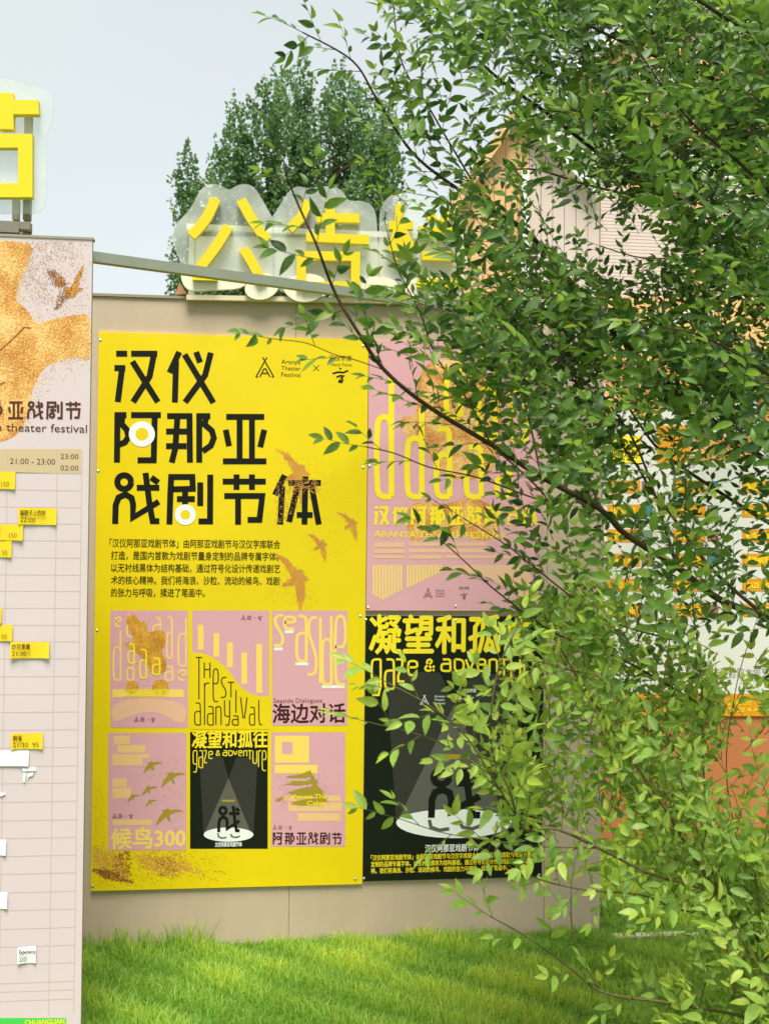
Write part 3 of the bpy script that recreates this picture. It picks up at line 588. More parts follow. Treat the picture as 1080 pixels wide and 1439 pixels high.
for x in (5, 75, 110):
    X = at(x, 1000, YL).x; mb.poly([(X - .0012, ly(1.4), zb), (X + .0012, ly(1.4), zb), (X + .0012, ly(1.4), ztp), (X - .0012, ly(1.4), ztp)])
mb.out('grid_lines', M_line, lw, kind='stuff')
bar_print(-55, 1431, 93, 1470, YL, ly(1), mat('green_print', lin(70, 190, 80), .5), lw, 'green_band')
text('CHUANGLIAN', 35, 1441, 7, YL, ly(2), M_ylt, lw, wpx=52, bold=.03)
mb = MB(); mb.box((xe - 1.62, YL - .003, HL), (xe + .004, YL + .033, HL + .008)); mb.out('top_trim', M_lpe, lw)
# the small sheets stuck on the timetable
def note(x0, y0, x1, y1, col, label, big=None, small=None, cat='note', grp=None, curl=.006):
    m = mat('yellow_note_paper', lin(228, 194, 40), .6, .2) if col == 'y' else mat('white_note_paper', lin(232, 232, 236), .6, .2)
    a, c = xz(x0, y1, YL), xz(x1, y0, YL); n = 5; V, Fc = [], []; ph = R.uniform(-1, 1)
    for j in range(3):
        for i in range(n + 1):
            u, v = i / n, j / 2
            V.append((a[0] + (c[0] - a[0]) * u, YL - .003 - curl * (abs(u - .5) * 2) ** 3 * (.4 + .6 * (1 - v)) - .0015 * math.sin(5 * u + ph), a[1] + (c[1] - a[1]) * v + .001 * ph * u))
    for j in range(2):
        for i in range(n): b = j * (n + 1) + i; Fc.append((b, b + 1, b + n + 2, b + n + 1))
    b = len(V); V += [(x, y + .0006, z) for x, y, z in V]; Fc += [tuple(b + q for q in f[::-1]) for f in Fc]
    root = empty('paper_note', ((a[0] + c[0]) / 2, YL, a[1]), label, cat)
    obj('sheet', V, Fc, m, root, smooth=True)
    yy = YL - .003 - curl - .002
    if big: text(big[0], (big[2] if len(big) > 2 else x0 + 3), y1 - 3.5, 6.4, YL, yy, M_oliv, root, wpx=big[1], bold=.01)
    if small: text(small[0], x0 + 3, y0 + 9.5, 5.6, YL, yy, M_oliv, root, wpx=small[1], bold=.03)
note(-30, 663, 22, 687, 'y', 'yellow paper note at the left edge directly under the khaki header band', ('150', 10, 3))
note(26, 714, 80, 737, 'y', 'yellow paper note reading 22:00, the highest whole one on the timetable', ('22:00', 20), ('猫脖子上的铃', 34))
note(-22, 737, 33, 759, 'y', 'creased yellow paper note at the left edge, left of and below the 22:00 note', ('150', 10, 14), ('子子', 20), curl=.009)
note(-38, 760, 17, 783, 'y', 'yellow paper note at the left edge right under the creased one', ('50', 7, 4))
note(-52, 854, 3, 876, 'y', 'yellow note only just showing at the left edge above the middle')
note(-36, 878, 18, 901, 'y', 'yellow paper note at the left edge just above the 21:30 note with curled bottom', ('50', 7, 3))
note(15, 902, 70, 925, 'y', 'yellow paper note reading 21:30 in the middle of the timetable, its edges curling', ('21:30', 19), ('炒豆重量', 24), curl=.01)
note(16, 1030, 61, 1053, 'y', 'lowest yellow paper note, reading 21:30, above the white strip', ('21:30  95', 34), ('麻雀', 12))
note(-40, 1054, 41, 1077, 'w', 'wide white paper strip under the lowest yellow note', None, ('d Summer', 30), curl=.008)
note(-26, 1180, 9, 1203, 'w', 'small white note at the left edge, the upper of two there', ('19:30', 16))
note(-24, 1254, 11, 1278, 'w', 'small white note at the left edge, the lower of two there', ('19:30', 16))
note(25, 1330, 51, 1354, 'w', 'small white square note standing alone near the bottom of the timetable', ('20:00', 10), ('Experience', 21))
tp = MB()
for pts in ([(31,1080),(50,1079),(51,1083),(33,1084)], [(33,1086),(37,1087),(35,1100),(33,1099)], [(38,1088),(48,1086),(46,1090),(40,1092),(39,1098)], [(0,1114),(8,1116),(3,1119),(-4,1118)]): tp.prism(polypx(pts, YL), YL - .004, YL - .001)
tag(tp.out('torn_paper', mat('white_note_paper', (0, 0, 0, 1))), 'torn white scraps of paper left stuck below the wide white strip', 'paper', kind='stuff')

# left rooftop sign
YSL = YL + .02
s2 = empty('rooftop_sign', (at(0, 330, YSL).x, YSL, HL + .008), 'yellow character in a clear rounded panel on a steel frame above the timetable wall', 'sign')
def z5(x, y): return x / 5.99, 100 + y / 5.99
outl = smoothpts([z5(*p) for p in ((-700,90),(-500,60),(-300,50),(0,48),(150,62),(200,105),(330,120),(430,180),(455,300),(440,430),(390,500),(388,700),(390,1100),(340,1190),(200,1200),(-400,1195),(-640,1100),(-650,600),(-720,400))], 2, True)
mb = MB(); mb.prism(polypx(outl, YSL), YSL, YSL + .008); mb.out('acrylic_panel', M_acr, s2)
Yc = YSL - .035
char3d('character', [[(-560,297),(325,300)], [(50,180),(52,485)], [(-330,180),(-330,485)]], 19.5, Yc, .03, M_sign, s2, z5)
char3d('character_part', [[(-560,580),(212,583),(212,1000),(-200,1000)], [(-280,590),(-280,1240)]], 19, Yc, .03, M_sign, s2, z5)
YF = YSL + .06
def stl(x0, y0, x1, y1, Y0, Y1, name='post'):
    mb = MB(); boxpx(mb, x0, y0, x1, y1, Y0, Y1); return mb.out(name, M_steel, s2)
stl(33, 160, 43, 308, YF, YF + .03); stl(17, 279, 26, 308, YF + .28, YF + .31); stl(-80, 160, -70, 308, YF, YF + .03)
stl(-100, 308.5, 42, 319, YSL - .02, YSL + .02, 'rail'); 
a = at(37, 319, YSL)
mb = MB(); mb.bar((a.x, YSL + .02, a.z), (a.x - .1, YSL + .36, HL + .03), .03, .03); mb.out('brace', M_steel, s2)
mb = MB(); mb.bar((a.x - .3, YSL - .01, HL + .03), (a.x - .02, YSL - .01, HL + .03), .025, .03); mb.out('rail', M_steel, s2)
mb = MB(); mb.bar((a.x - .04, YSL - .005, HL + .045), (a.x - .04, YSL - .005, a.z - .02), .02, .02); mb.out('post', M_steel, s2)

# beams between the walls
A = at(131, 358.5, YL + .05); Bq = at(800, 421, -.02)
mb = MB(); mb.bar((A.x - .05, YL + .06, A.z), (Bq.x, -.02, A.z - .002), .035, .036)
tag(mb.out('tie_beam', M_beam), 'grey green steel beam running from the timetable wall across the tan wall top', 'beam')
A = at(1040, 487, YR)
mb = MB(); mb.bar((xr - .03, .14, H - .04), (A.x + .6, YR + .2, H - .04), .05, .065)
tag(mb.out('tie_beam', M_beam), 'grey steel beam behind the leaves, running right from the tan wall', 'beam')

# ------------------------------------------------------------------ right wall
rx0, rx1 = xr + .12, xr + 2.6
rw = empty('programme_wall', ((rx0 + rx1) / 2, YR + .06, 0), 'terracotta wall carrying the white and amber programme sheet, behind the tree', 'wall')
mb = MB(); mb.box((rx0 - .5, YR, 0), (rx1, YR + .12, H - .02)); mb.out('wall_panel', M_terra, rw)
mb = MB(); mb.box((rx0 - .5, YR - .004, H - .0198), (rx1 + .01, YR + .13, H)); mb.out('top_trim', M_lpe, rw)
rb = YR - .01
def rfl(x0, y0, x1, y1, k, m, name='block_print', par=None): return flat(name, rectpx(x0, y0, x1, y1, rb), rb - .0006 * k, m, par or pr)
pr = empty('poster_board', (at(1000, 975, rb).x, rb, at(1000, 1008, rb).z), 'white programme sheet with rows of amber tabs on the terracotta wall', 'poster')
mb = MB(); mb.prism(polypx([(850, 1006), (1250, 1006), (1250, 494), (846, 490)], rb), rb, YR - .0005); mb.out('panel', M_paper, pr)
flat('sand_artwork', polypx([(850, 497), (1240, 497), (1240, 560), (1180, 640), (1080, 600), (1060, 560), (980, 545), (940, 560), (925, 590), (900, 590), (880, 570), (850, 585)], rb), rb - .0006, M_sand, pr)
rfl(922, 598, 970, 650, 1, M_amber, 'sand_artwork'); rfl(975, 612, 1056, 648, 1, M_sand, 'sand_artwork')
rfl(853, 612, 900, 651, 2, M_ylt, 'yellow_tab'); text('亚南戏剧', 857, 642, 10, rb, rb - .002, M_oliv, pr, wpx=40, bold=.03)
M_tl = mat('teal_thumbnail', lin(70, 120, 120), .5); M_th = mat('brown_thumbnail', lin(150, 100, 90), .5); M_tg = mat('green_thumbnail', lin(110, 130, 100), .5)
for i, y in enumerate((684, 718, 753, 787, 822, 858)):
    for j, x in enumerate((853, 945, 1042, 1140)):
        rfl(x, y - 9, x + 46, y + 9, 2, M_amber, 'amber_tab')
        text(('阿那亚', '孤独剧场', '海边对话', '候鸟沙城', 'GAZE 300')[(i * 3 + j) % 5], x + 5, y + 4, 8, rb, rb - .0022, M_ylt, pr, wpx=36, bold=.03)
        rfl(x + 48, y - 8, x + 64, y + 8, 2, (M_th, M_tl, M_tg)[(i + j) % 3], 'thumbnail')
text('请在书店董自取本周节目单', 965, 952, 12, rb, rb - .0015, mat('grey_ink', lin(150, 150, 146), .5), pr, wpx=150, bold=.005)
rfl(850, 975, 1250, 1006.5, 1, M_amber, 'amber_band')
text('6.6', 985, 991, 11, rb, rb - .002, M_ylt, pr, wpx=20, bold=.02)
text('& SAND CITY', 1022, 991, 5.5, rb, rb - .002, M_ylt, pr, wpx=36, bold=.02)
text('GAZE & ADVENTURE', 1022, 1000, 5.5, rb, rb - .002, M_ylt, pr, wpx=100, bold=.02)
mb = MB(); mb.box((xr + .02, -.13, 0), (xr + 1.9, -.08, .022))
tag(mb.out('path_edging', mat('pale_concrete', lin(206, 198, 170), .8, .2, var=.15, scale=12)), kind='structure')

# ------------------------------------------------------------------ timber cabin behind
YA = 6.0
cb = empty('timber_cabin', (at(850, 420, YA).x, YA + 1.5, 0), 'orange timber cabin with a steep gable and pale siding behind the tree', 'building')
# gable end (faces the camera), boards one by one
L_, A_, R_ = (628, 300), (727, 156), (842, 268)
n = 13
def gable_top(x): return A_[1] + (A_[0] - x) * (L_[1] - A_[1]) / (A_[0] - L_[0]) if x < A_[0] else A_[1] + (x - A_[0]) * (R_[1] - A_[1]) / (R_[0] - A_[0])
xsb = [L_[0] + (R_[0] - L_[0]) * i / n for i in range(n + 1)]
for i in range(n):
    x0, x1 = xsb[i] + .4, xsb[i + 1] - .4; t = [(x0, gable_top(x0)), (x1, gable_top(x1))]
    if x0 < A_[0] < x1: t.insert(1, A_)
    mb = MB(); mb.prism(polypx([(x0, 520), (x1, 520)] + t[::-1], YA), YA + R.random() * .004, YA + .05)
    mb.out('board', M_wood if i < 7 else M_side, cb)
def seg(p, q, w, Y, m, name, d=.08):
    mb = MB(); P, Q = at(*p, Y), at(*q, Y); mb.bar((P.x, Y + d/2, P.z), (Q.x, Y + d/2, Q.z), d, w); return mb.out(name, m, cb)
M_trim = mat('white_trim', lin(226, 226, 222), .5)
seg(L_, A_, .10, YA - .12, M_wood, 'rake_board'); seg(A_, R_, .10, YA - .12, M_trim, 'rake_board')
seg((738, 236), (738, 480), .08, YA - .06, M_trim, 'post', .05)
# roof seen past the right rake
M_roof = mat('green_roof_sheet', lin(120, 140, 96), .6, .3, var=.3, scale=5)
P1, P2, P3, P4 = at(730, 158, YA + .1), at(1120, 262, YA + 3.2), at(1120, 290, YA + .3), at(845, 262, YA + .1)
mb = MB(); v = [P1, P2, P3, P4]; mb.v = v + [p + Vector((0, .0, .05)) for p in v]
mb.f = [(0,1,2,3), (7,6,5,4), (0,4,5,1), (1,5,6,2), (2,6,7,3), (3,7,4,0)]; mb.out('roof', M_roof, cb)
for t in (.2, .42, .64, .86):
    a = P1.lerp(P4, t) + Vector((0, -.02, .09)); b = P2.lerp(P3, t) + Vector((0, -.02, .09)); mb = MB(); mb.bar(a, b, .09, .03); mb.out('roof_rib', M_trim, cb)
# siding wall
YW = YA + .02
x0, x1 = at(843, 330, YW).x, at(1200, 330, YW).x; zt, zb = at(900, 262, YW).z, at(900, 418, YW).z
mb = MB(); k = 0; z = zb
while z < zt:
    mb.poly([(x0, YW - .002, z), (x1, YW - .002, z), (x1, YW, z + .034), (x0, YW, z + .034)]); mb.poly([(x0, YW - .002, z), (x0, YW, z), (x1, YW, z), (x1, YW - .002, z)]); z += .036
mb.out('siding', M_side, cb, kind='stuff')
mb = MB(); mb.box((x0, YW + .002, zb - 1.5), (x1, YW + .1, zt)); mb.out('wall', M_osb, cb)
for x in (974, 1085): mb = MB(); boxpx(mb, x, 255, x + 14, 420, YW - .05, YW - .014); mb.out('post', M_wood, cb)
mb = MB(); boxpx(mb, 885, 252, 985, 268, YW - .06, YW - .014); mb.out('fascia_board', M_osb, cb)
for x0_, x1_ in ((843, 915), (916, 990), (1001, 1090), (1091, 1200)):
    mb = MB(); boxpx(mb, x0_, 418.6, x1_, 520, YW - .03 - (x0_ % 3) * .004, YW - .001); mb.out('plywood_panel', M_osb, cb)
M_pipe = mat('galvanised_pipe', (.5, .52, .53, 1), .35, .5, .8)
sc = empty('scaffold_frame', (at(994, 440, YA - .6).x, YA - .6, 0), 'galvanised pipe frame standing before the cabin plywood', 'scaffold')
p = at(994, 424, YA - .6); mb = MB(); mb.tube([p, Vector((p.x, p.y, 0))], [.035, .035], 10); mb.out('upright', M_pipe, sc)
for y in (441, 452):
    a, b = at(890, y + 4, YA - .6), at(1000, y - 3, YA - .6); mb = MB(); mb.tube([a, b], [.025, .025], 8); mb.out('crossbar', M_pipe, sc)
a = at(890, 448, YA - .6); mb = MB(); mb.tube([a + Vector((0, 0, .1)), Vector((a.x, a.y, 0))], [.03, .03], 8); mb.out('upright', M_pipe, sc)
# taller cabin further back
YT = 9.5
tc_ = empty('timber_cabin', (at(950, 150, YT).x, YT, 0), 'taller orange timber cabin glimpsed through the leaves at the top right', 'building')
for i in range(11):
    x0, x1 = 800 + i * 28, 800 + i * 28 + 27; g = lambda x: -10 + abs(x - 954) * .75
    t = [(x0, g(x0)), (x1, g(x1))]
    mb = MB(); mb.prism(polypx([(x0, 420), (x1, 420)] + t[::-1], YT), YT + R.random() * .005, YT + .08); mb.out('board', M_wood, tc_)
mb = MB(); P, Q = at(954, -16, YT - .1), at(796, 104, YT - .1); mb.bar(P, Q, .2, .14); mb.out('rake_board', M_trim, tc_)
mb = MB(); P, Q = at(954, -16, YT - .1), at(1112, 104, YT - .1); mb.bar(P, Q, .2, .14); mb.out('rake_board', M_trim, tc_)
mb = MB(); boxpx(mb, 880, 90, 1000, 150, YT - .06, YT - .002); mb.out('window', M_side, tc_)

# ------------------------------------------------------------------ vegetation
def leaf_mat(name, c1, c2, trans, rough=.45):
    m = bpy.data.materials.new(name); m.use_nodes = True; n = m.node_tree; n.nodes.clear()
    o = n.nodes.new('ShaderNodeOutputMaterial'); at_ = n.nodes.new('ShaderNodeAttribute'); at_.attribute_name = 'tone'
    mixc = n.nodes.new('ShaderNodeValToRGB'); mixc.color_ramp.elements[0].color = c1; mixc.color_ramp.elements[1].position = .82; mixc.color_ramp.elements[1].color = c2
    e = mixc.color_ramp.elements.new(1.0); e.color = (min(1, c2[0] * 1.45), c2[1] * 1.15, c2[2], 1)
    g_ = n.nodes.new('ShaderNodeNewGeometry'); t_ = n.nodes.new('ShaderNodeTexNoise'); t_.inputs['Scale'].default_value = 70; t_.inputs['Detail'].default_value = 3
    n.links.new(g_.outputs['Position'], t_.inputs['Vector']); a_ = n.nodes.new('ShaderNodeMath'); a_.operation = 'MULTIPLY_ADD'; a_.inputs[1].default_value = .7
    b_ = n.nodes.new('ShaderNodeMath'); b_.operation = 'SUBTRACT'; b_.inputs[1].default_value = .35
    n.links.new(at_.outputs['Fac'], b_.inputs[0]); n.links.new(t_.outputs[0], a_.inputs[0]); n.links.new(b_.outputs[0], a_.inputs[2]); n.links.new(a_.outputs[0], mixc.inputs[0])
    p = n.nodes.new('ShaderNodeBsdfPrincipled'); p.inputs['Roughness'].default_value = rough; p.inputs['Specular IOR Level'].default_value = .35
    t = n.nodes.new('ShaderNodeBsdfTranslucent'); hs = n.nodes.new('ShaderNodeHueSaturation'); hs.inputs['Value'].default_value = 1.7; hs.inputs['Hue'].default_value = .485
    n.links.new(mixc.outputs[0], p.inputs['Base Color']); n.links.new(mixc.outputs[0], hs.inputs['Color']); n.links.new(hs.outputs[0], t.inputs[0])
    mx = n.nodes.new('ShaderNodeMixShader'); mx.inputs[0].default_value = trans
    n.links.new(p.outputs[0], mx.inputs[1]); n.links.new(t.outputs[0], mx.inputs[2]); n.links.new(mx.outputs[0], o.inputs[0]); return m
def set_tone(me, tones):
    a = me.attributes.new('tone', 'FLOAT', 'FACE'); a.data.foreach_set('value', tones)
# grass
import numpy as np
rng = np.random.default_rng(3)
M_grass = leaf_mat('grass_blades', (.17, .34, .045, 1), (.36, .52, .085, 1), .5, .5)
def grass(x0, x1, y0, y1, dens, hmin, hmax, wid, name, label, tall=False, tonebias=0.):
    n = int((x1 - x0) * (y1 - y0) * dens)
    bx = rng.uniform(x0, x1, n); by = rng.uniform(y0, y1, n)
    if tall: by = y1 - np.abs(rng.normal(0, .05, n)); 
    cl = np.sin(bx * 7.3 + np.sin(by * 9)) * np.sin(by * 8.1 + bx * 3) + .6 * np.sin(bx * 19 + by * 23)
    h = rng.uniform(hmin, hmax, n) * np.clip(1 + .42 * cl, .45, 1.9); az = rng.uniform(0, 2 * np.pi, n); ln = rng.uniform(.1, .9, n) * h; faz = az + rng.normal(0, .6, n)
    w = wid * rng.uniform(.6, 1.3, n); dx, dy = np.cos(az), np.sin(az); wx, wy = -np.sin(faz) * w, np.cos(faz) * w
    V = np.zeros((n, 5, 3))
    V[:, 0] = np.stack([bx - wx, by - wy, np.zeros(n)], 1); V[:, 1] = np.stack([bx + wx, by + wy, np.zeros(n)], 1)
    mx, my = bx + dx * ln * .35, by + dy * ln * .35
    V[:, 2] = np.stack([mx + wx * .8, my + wy * .8, h * .6], 1); V[:, 3] = np.stack([mx - wx * .8, my - wy * .8, h * .6], 1)
    V[:, 4] = np.stack([bx + dx * ln, by + dy * ln, h * rng.uniform(.75, 1, n)], 1)
    me = bpy.data.meshes.new(name); me.vertices.add(n * 5); me.vertices.foreach_set('co', V.ravel())
    li = np.array([0, 1, 2, 3, 3, 2, 4]); lp = (np.arange(n)[:, None] * 5 + li).ravel()
    me.loops.add(n * 7); me.loops.foreach_set('vertex_index', lp.astype(np.int32)); me.polygons.add(n * 2)
    st = (np.arange(n)[:, None] * 7 + np.array([0, 4])).ravel(); me.polygons.foreach_set('loop_start', st.astype(np.int32))
    me.update(calc_edges=True); me.materials.append(M_grass)
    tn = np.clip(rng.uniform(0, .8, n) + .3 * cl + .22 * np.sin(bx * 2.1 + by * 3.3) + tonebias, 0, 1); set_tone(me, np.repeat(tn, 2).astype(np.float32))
    o = bpy.data.objects.new(name, me); COL.objects.link(o); tag(o, label, 'grass', kind='stuff'); return o
grass(-.75, 3.4, -1.25, -.01, 19000, .022, .055, .0021, 'grass', 'lush green grass growing in front of the tan wall')
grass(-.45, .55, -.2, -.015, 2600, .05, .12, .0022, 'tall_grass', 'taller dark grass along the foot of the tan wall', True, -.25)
grass(2.35, 5.2, 0, YR - .02, 9000, .04, .08, .003, 'grass', 'sunlit grass right of the tan wall before the terracotta wall')
grass(-.9, 3.5, -2.6, -1.25, 2500, .04, .08, .003, 'grass', 'nearer grass below the tree')
grass(3.4, 6, -1.5, 0, 3500, .04, .08, .003, 'grass', 'grass at the far right under the tree')

# leaves
def leaf_geo(curl, fold, serr=0):
    st = [(0, 0), (.13, .13), (.36, .205), (.62, .175), (.84, .085), (1, 0)]; V = [(0, 0, 0)]
    for t, w in st[1:-1]:
        z = -curl * t * t
        V += [(t, w, z + fold * w), (t, 0, z), (t, -w, z + fold * w)]
    V.append((1, 0, -curl)); Fc = [(0, 2, 1), (0, 3, 2)]
    for i in range(3):
        b = 1 + 3 * i; Fc += [(b, b + 1, b + 4, b + 3), (b + 1, b + 2, b + 5, b + 4)]
    Fc += [(10, 11, 13), (11, 12, 13)]
    return np.array(V), Fc
def build_plant(root, twigmb, leaves, m, M_bark, scale_w=1.0):
    """leaves: (pos, dir, normal, length, tone)"""
    variants = []
    for k in range(8):
        V, Fc = leaf_geo((.04, .12, .22, .34)[k % 4], .2 + .18 * (k % 3)); variants.append((V, Fc))
    sc_ = []
    for i, L in enumerate(leaves):
        px, py, z = pix(L[0]); s = L[3] / max(z, .3) * max(.25, abs(L[2].dot((L[0] - CAM).normalized()))) if (0 < px < 1080 and 0 < py < 1439 and z > 0) else 0
        sc_.append((s, i))
    sc_.sort(reverse=True); big = set(i for s, i in sc_[:300])
    meshes = {}
    def frame(L):
        d = L[1].normalized(); n = L[2] - d * L[2].dot(d); n = n.normalized(); s = n.cross(d); return d, s, n
    AV, AF, AT = [], [], []; base = 0
    for i, L in enumerate(leaves):
        k = i % 8; V, Fc = variants[k]; d, s, n = frame(L)
        Mx = np.array([d, s * scale_w, n]); 
        if i in big:
            tk = int(L[4] * 3.999); key = (k, tk)
            if key not in meshes:
                me = bpy.data.meshes.new('leaf'); me.from_pydata(V.tolist(), [], Fc); me.materials.append(m)
                set_tone(me, [(tk + .5) / 4] * len(Fc)); me.polygons.foreach_set('use_smooth', [True] * len(Fc)); meshes[key] = me
            o = bpy.data.objects.new('leaf', meshes[key]); COL.objects.link(o); o.parent = root
            mw = Matrix((d, s * scale_w, n)).transposed().to_4x4() @ Matrix.Scale(L[3], 4); mw.translation = L[0] - WPOS[root.name]
            o.matrix_local = mw
        else:
            AV.append(V @ Mx * L[3] + np.array(L[0])); AF += [tuple(base + q for q in f) for f in Fc]; AT += [L[4]] * len(Fc); base += len(V)
    AVc = np.concatenate(AV); c = Vector(AVc.mean(0))
    me = bpy.data.meshes.new('foliage'); me.from_pydata((AVc - np.array(c)).tolist(), [], AF); me.materials.append(m)
    set_tone(me, AT); me.polygons.foreach_set('use_smooth', [True] * len(AF))
    o = bpy.data.objects.new('foliage', me); COL.objects.link(o); put(o, c, root); o['kind'] = 'stuff'
    twigmb.out('twigs', M_bark, root, True, kind='stuff')
def rv(): return Vector((R.gauss(0, 1), R.gauss(0, 1), R.gauss(0, 1))).normalized()
def catmull(P, n=6):
    out = []
    for i in range(len(P) - 1):
        p0, p1, p2, p3 = P[max(i-1, 0)], P[i], P[i+1], P[min(i+2, len(P)-1)]
        for k in range(n):
            t = k / n; out.append(.5 * ((2*p1) + (p2-p0)*t + (2*p0-5*p1+4*p2-p3)*t*t + (3*p1-p0-3*p2+p3)*t**3))
    out.append(P[-1]); return out
def twig(start, d, L, mb, leaves, lsize, tone, droop=0, gap=.022, r=.0012, bend=.25):
    n = max(4, int(L / gap)); p = Vector(start); d = d.normalized(); pts = [p.copy()]; tocam = (CAM - p).normalized()
    pn = (Vector((0, 0, 1)) * .7 + tocam * .45 + rv() * .6); pn = (pn - d * pn.dot(d)).normalized()
    cur = rv() * bend; side = 1
    for i in range(n):
        d = (d + cur * gap * 3 + rv() * .06 + Vector((0, 0, -droop * gap * 4))).normalized(); p = p + d * gap; pts.append(p.copy())
        s = d.cross(pn).normalized(); side = -side; t = i / n
        ld = (d * R.uniform(.55, 1.0) + s * side * R.uniform(.6, 1) + pn * R.gauss(0, .25) + Vector((0, 0, -.15))).normalized()
        nn = (pn + rv() * .45).normalized(); sz = lsize * R.uniform(.62, 1.35) * (1 - .3 * abs(t - .45) * 2)
        leaves.append((p.copy(), ld, nn, sz, min(1, max(0, tone + R.gauss(0, .22) + .25 * (t - .5)))))
    leaves.append((p.copy(), d, (pn + rv() * .3).normalized(), lsize * .8, min(1, max(0, tone + .25))))
    mb.tube(pts, [r * (1 - .7 * i / len(pts)) for i in range(len(pts))], 4, False)
    return pts
def main_branch(pix_pts, r0, r1, mb_parent, root, M_bark, leaves, twmb, side_gap, tl, lsize, tone, droop=0, start=.0, bias=None):
    """pix_pts: [(px,py,Y)] from the thick end to the tip"""
    P = catmull([at(*p) for p in pix_pts], 6); n = len(P)
    r0 *= .47; mb = MB(); mb.tube(P, [r0 + (r1 - r0) * (i / (n - 1)) ** .8 for i in range(n)], 8); mb.out('branch', M_bark, root, True)
    tot = sum((P[i+1] - P[i]).length for i in range(n - 1)); s = 0; nxt = tot * start; side = 1
    for i in range(n - 1):
        sg_ = P[i+1] - P[i]; l = sg_.length
        while nxt < s + l:
            q = P[i] + sg_ * ((nxt - s) / l); d = sg_.normalized(); f = nxt / tot
            perp = d.cross((CAM - q).normalized()).normalized() * side + rv() * .55; side = -side
            dd = d * R.uniform(.5, 1.1) + perp * R.uniform(.5, 1); dd += bias or Vector((0, 0, .15))
            twig(q, dd, tl * R.uniform(.45, 1.15) * (1 - .55 * f), twmb, leaves, lsize, tone, droop); nxt += side_gap * R.uniform(.7, 1.3)
        s += l
    twig(P[-1], P[-1] - P[-2], .12, twmb, leaves, lsize * 1.0, tone + .1)
M_bark = mat('brown_bark', lin(82, 66, 50), .85, .15, var=.45, scale=30, bump=.5, bscale=120)
M_barkg = mat('green_brown_bark', lin(96, 88, 52), .8, .15, var=.35, scale=30, bump=.3)
M_leafA = leaf_mat('elm_leaf', (.015, .06, .012, 1), (.125, .24, .03, 1), .42)
M_leafB = leaf_mat('light_elm_leaf', (.09, .19, .035, 1), (.24, .37, .06, 1), .46)

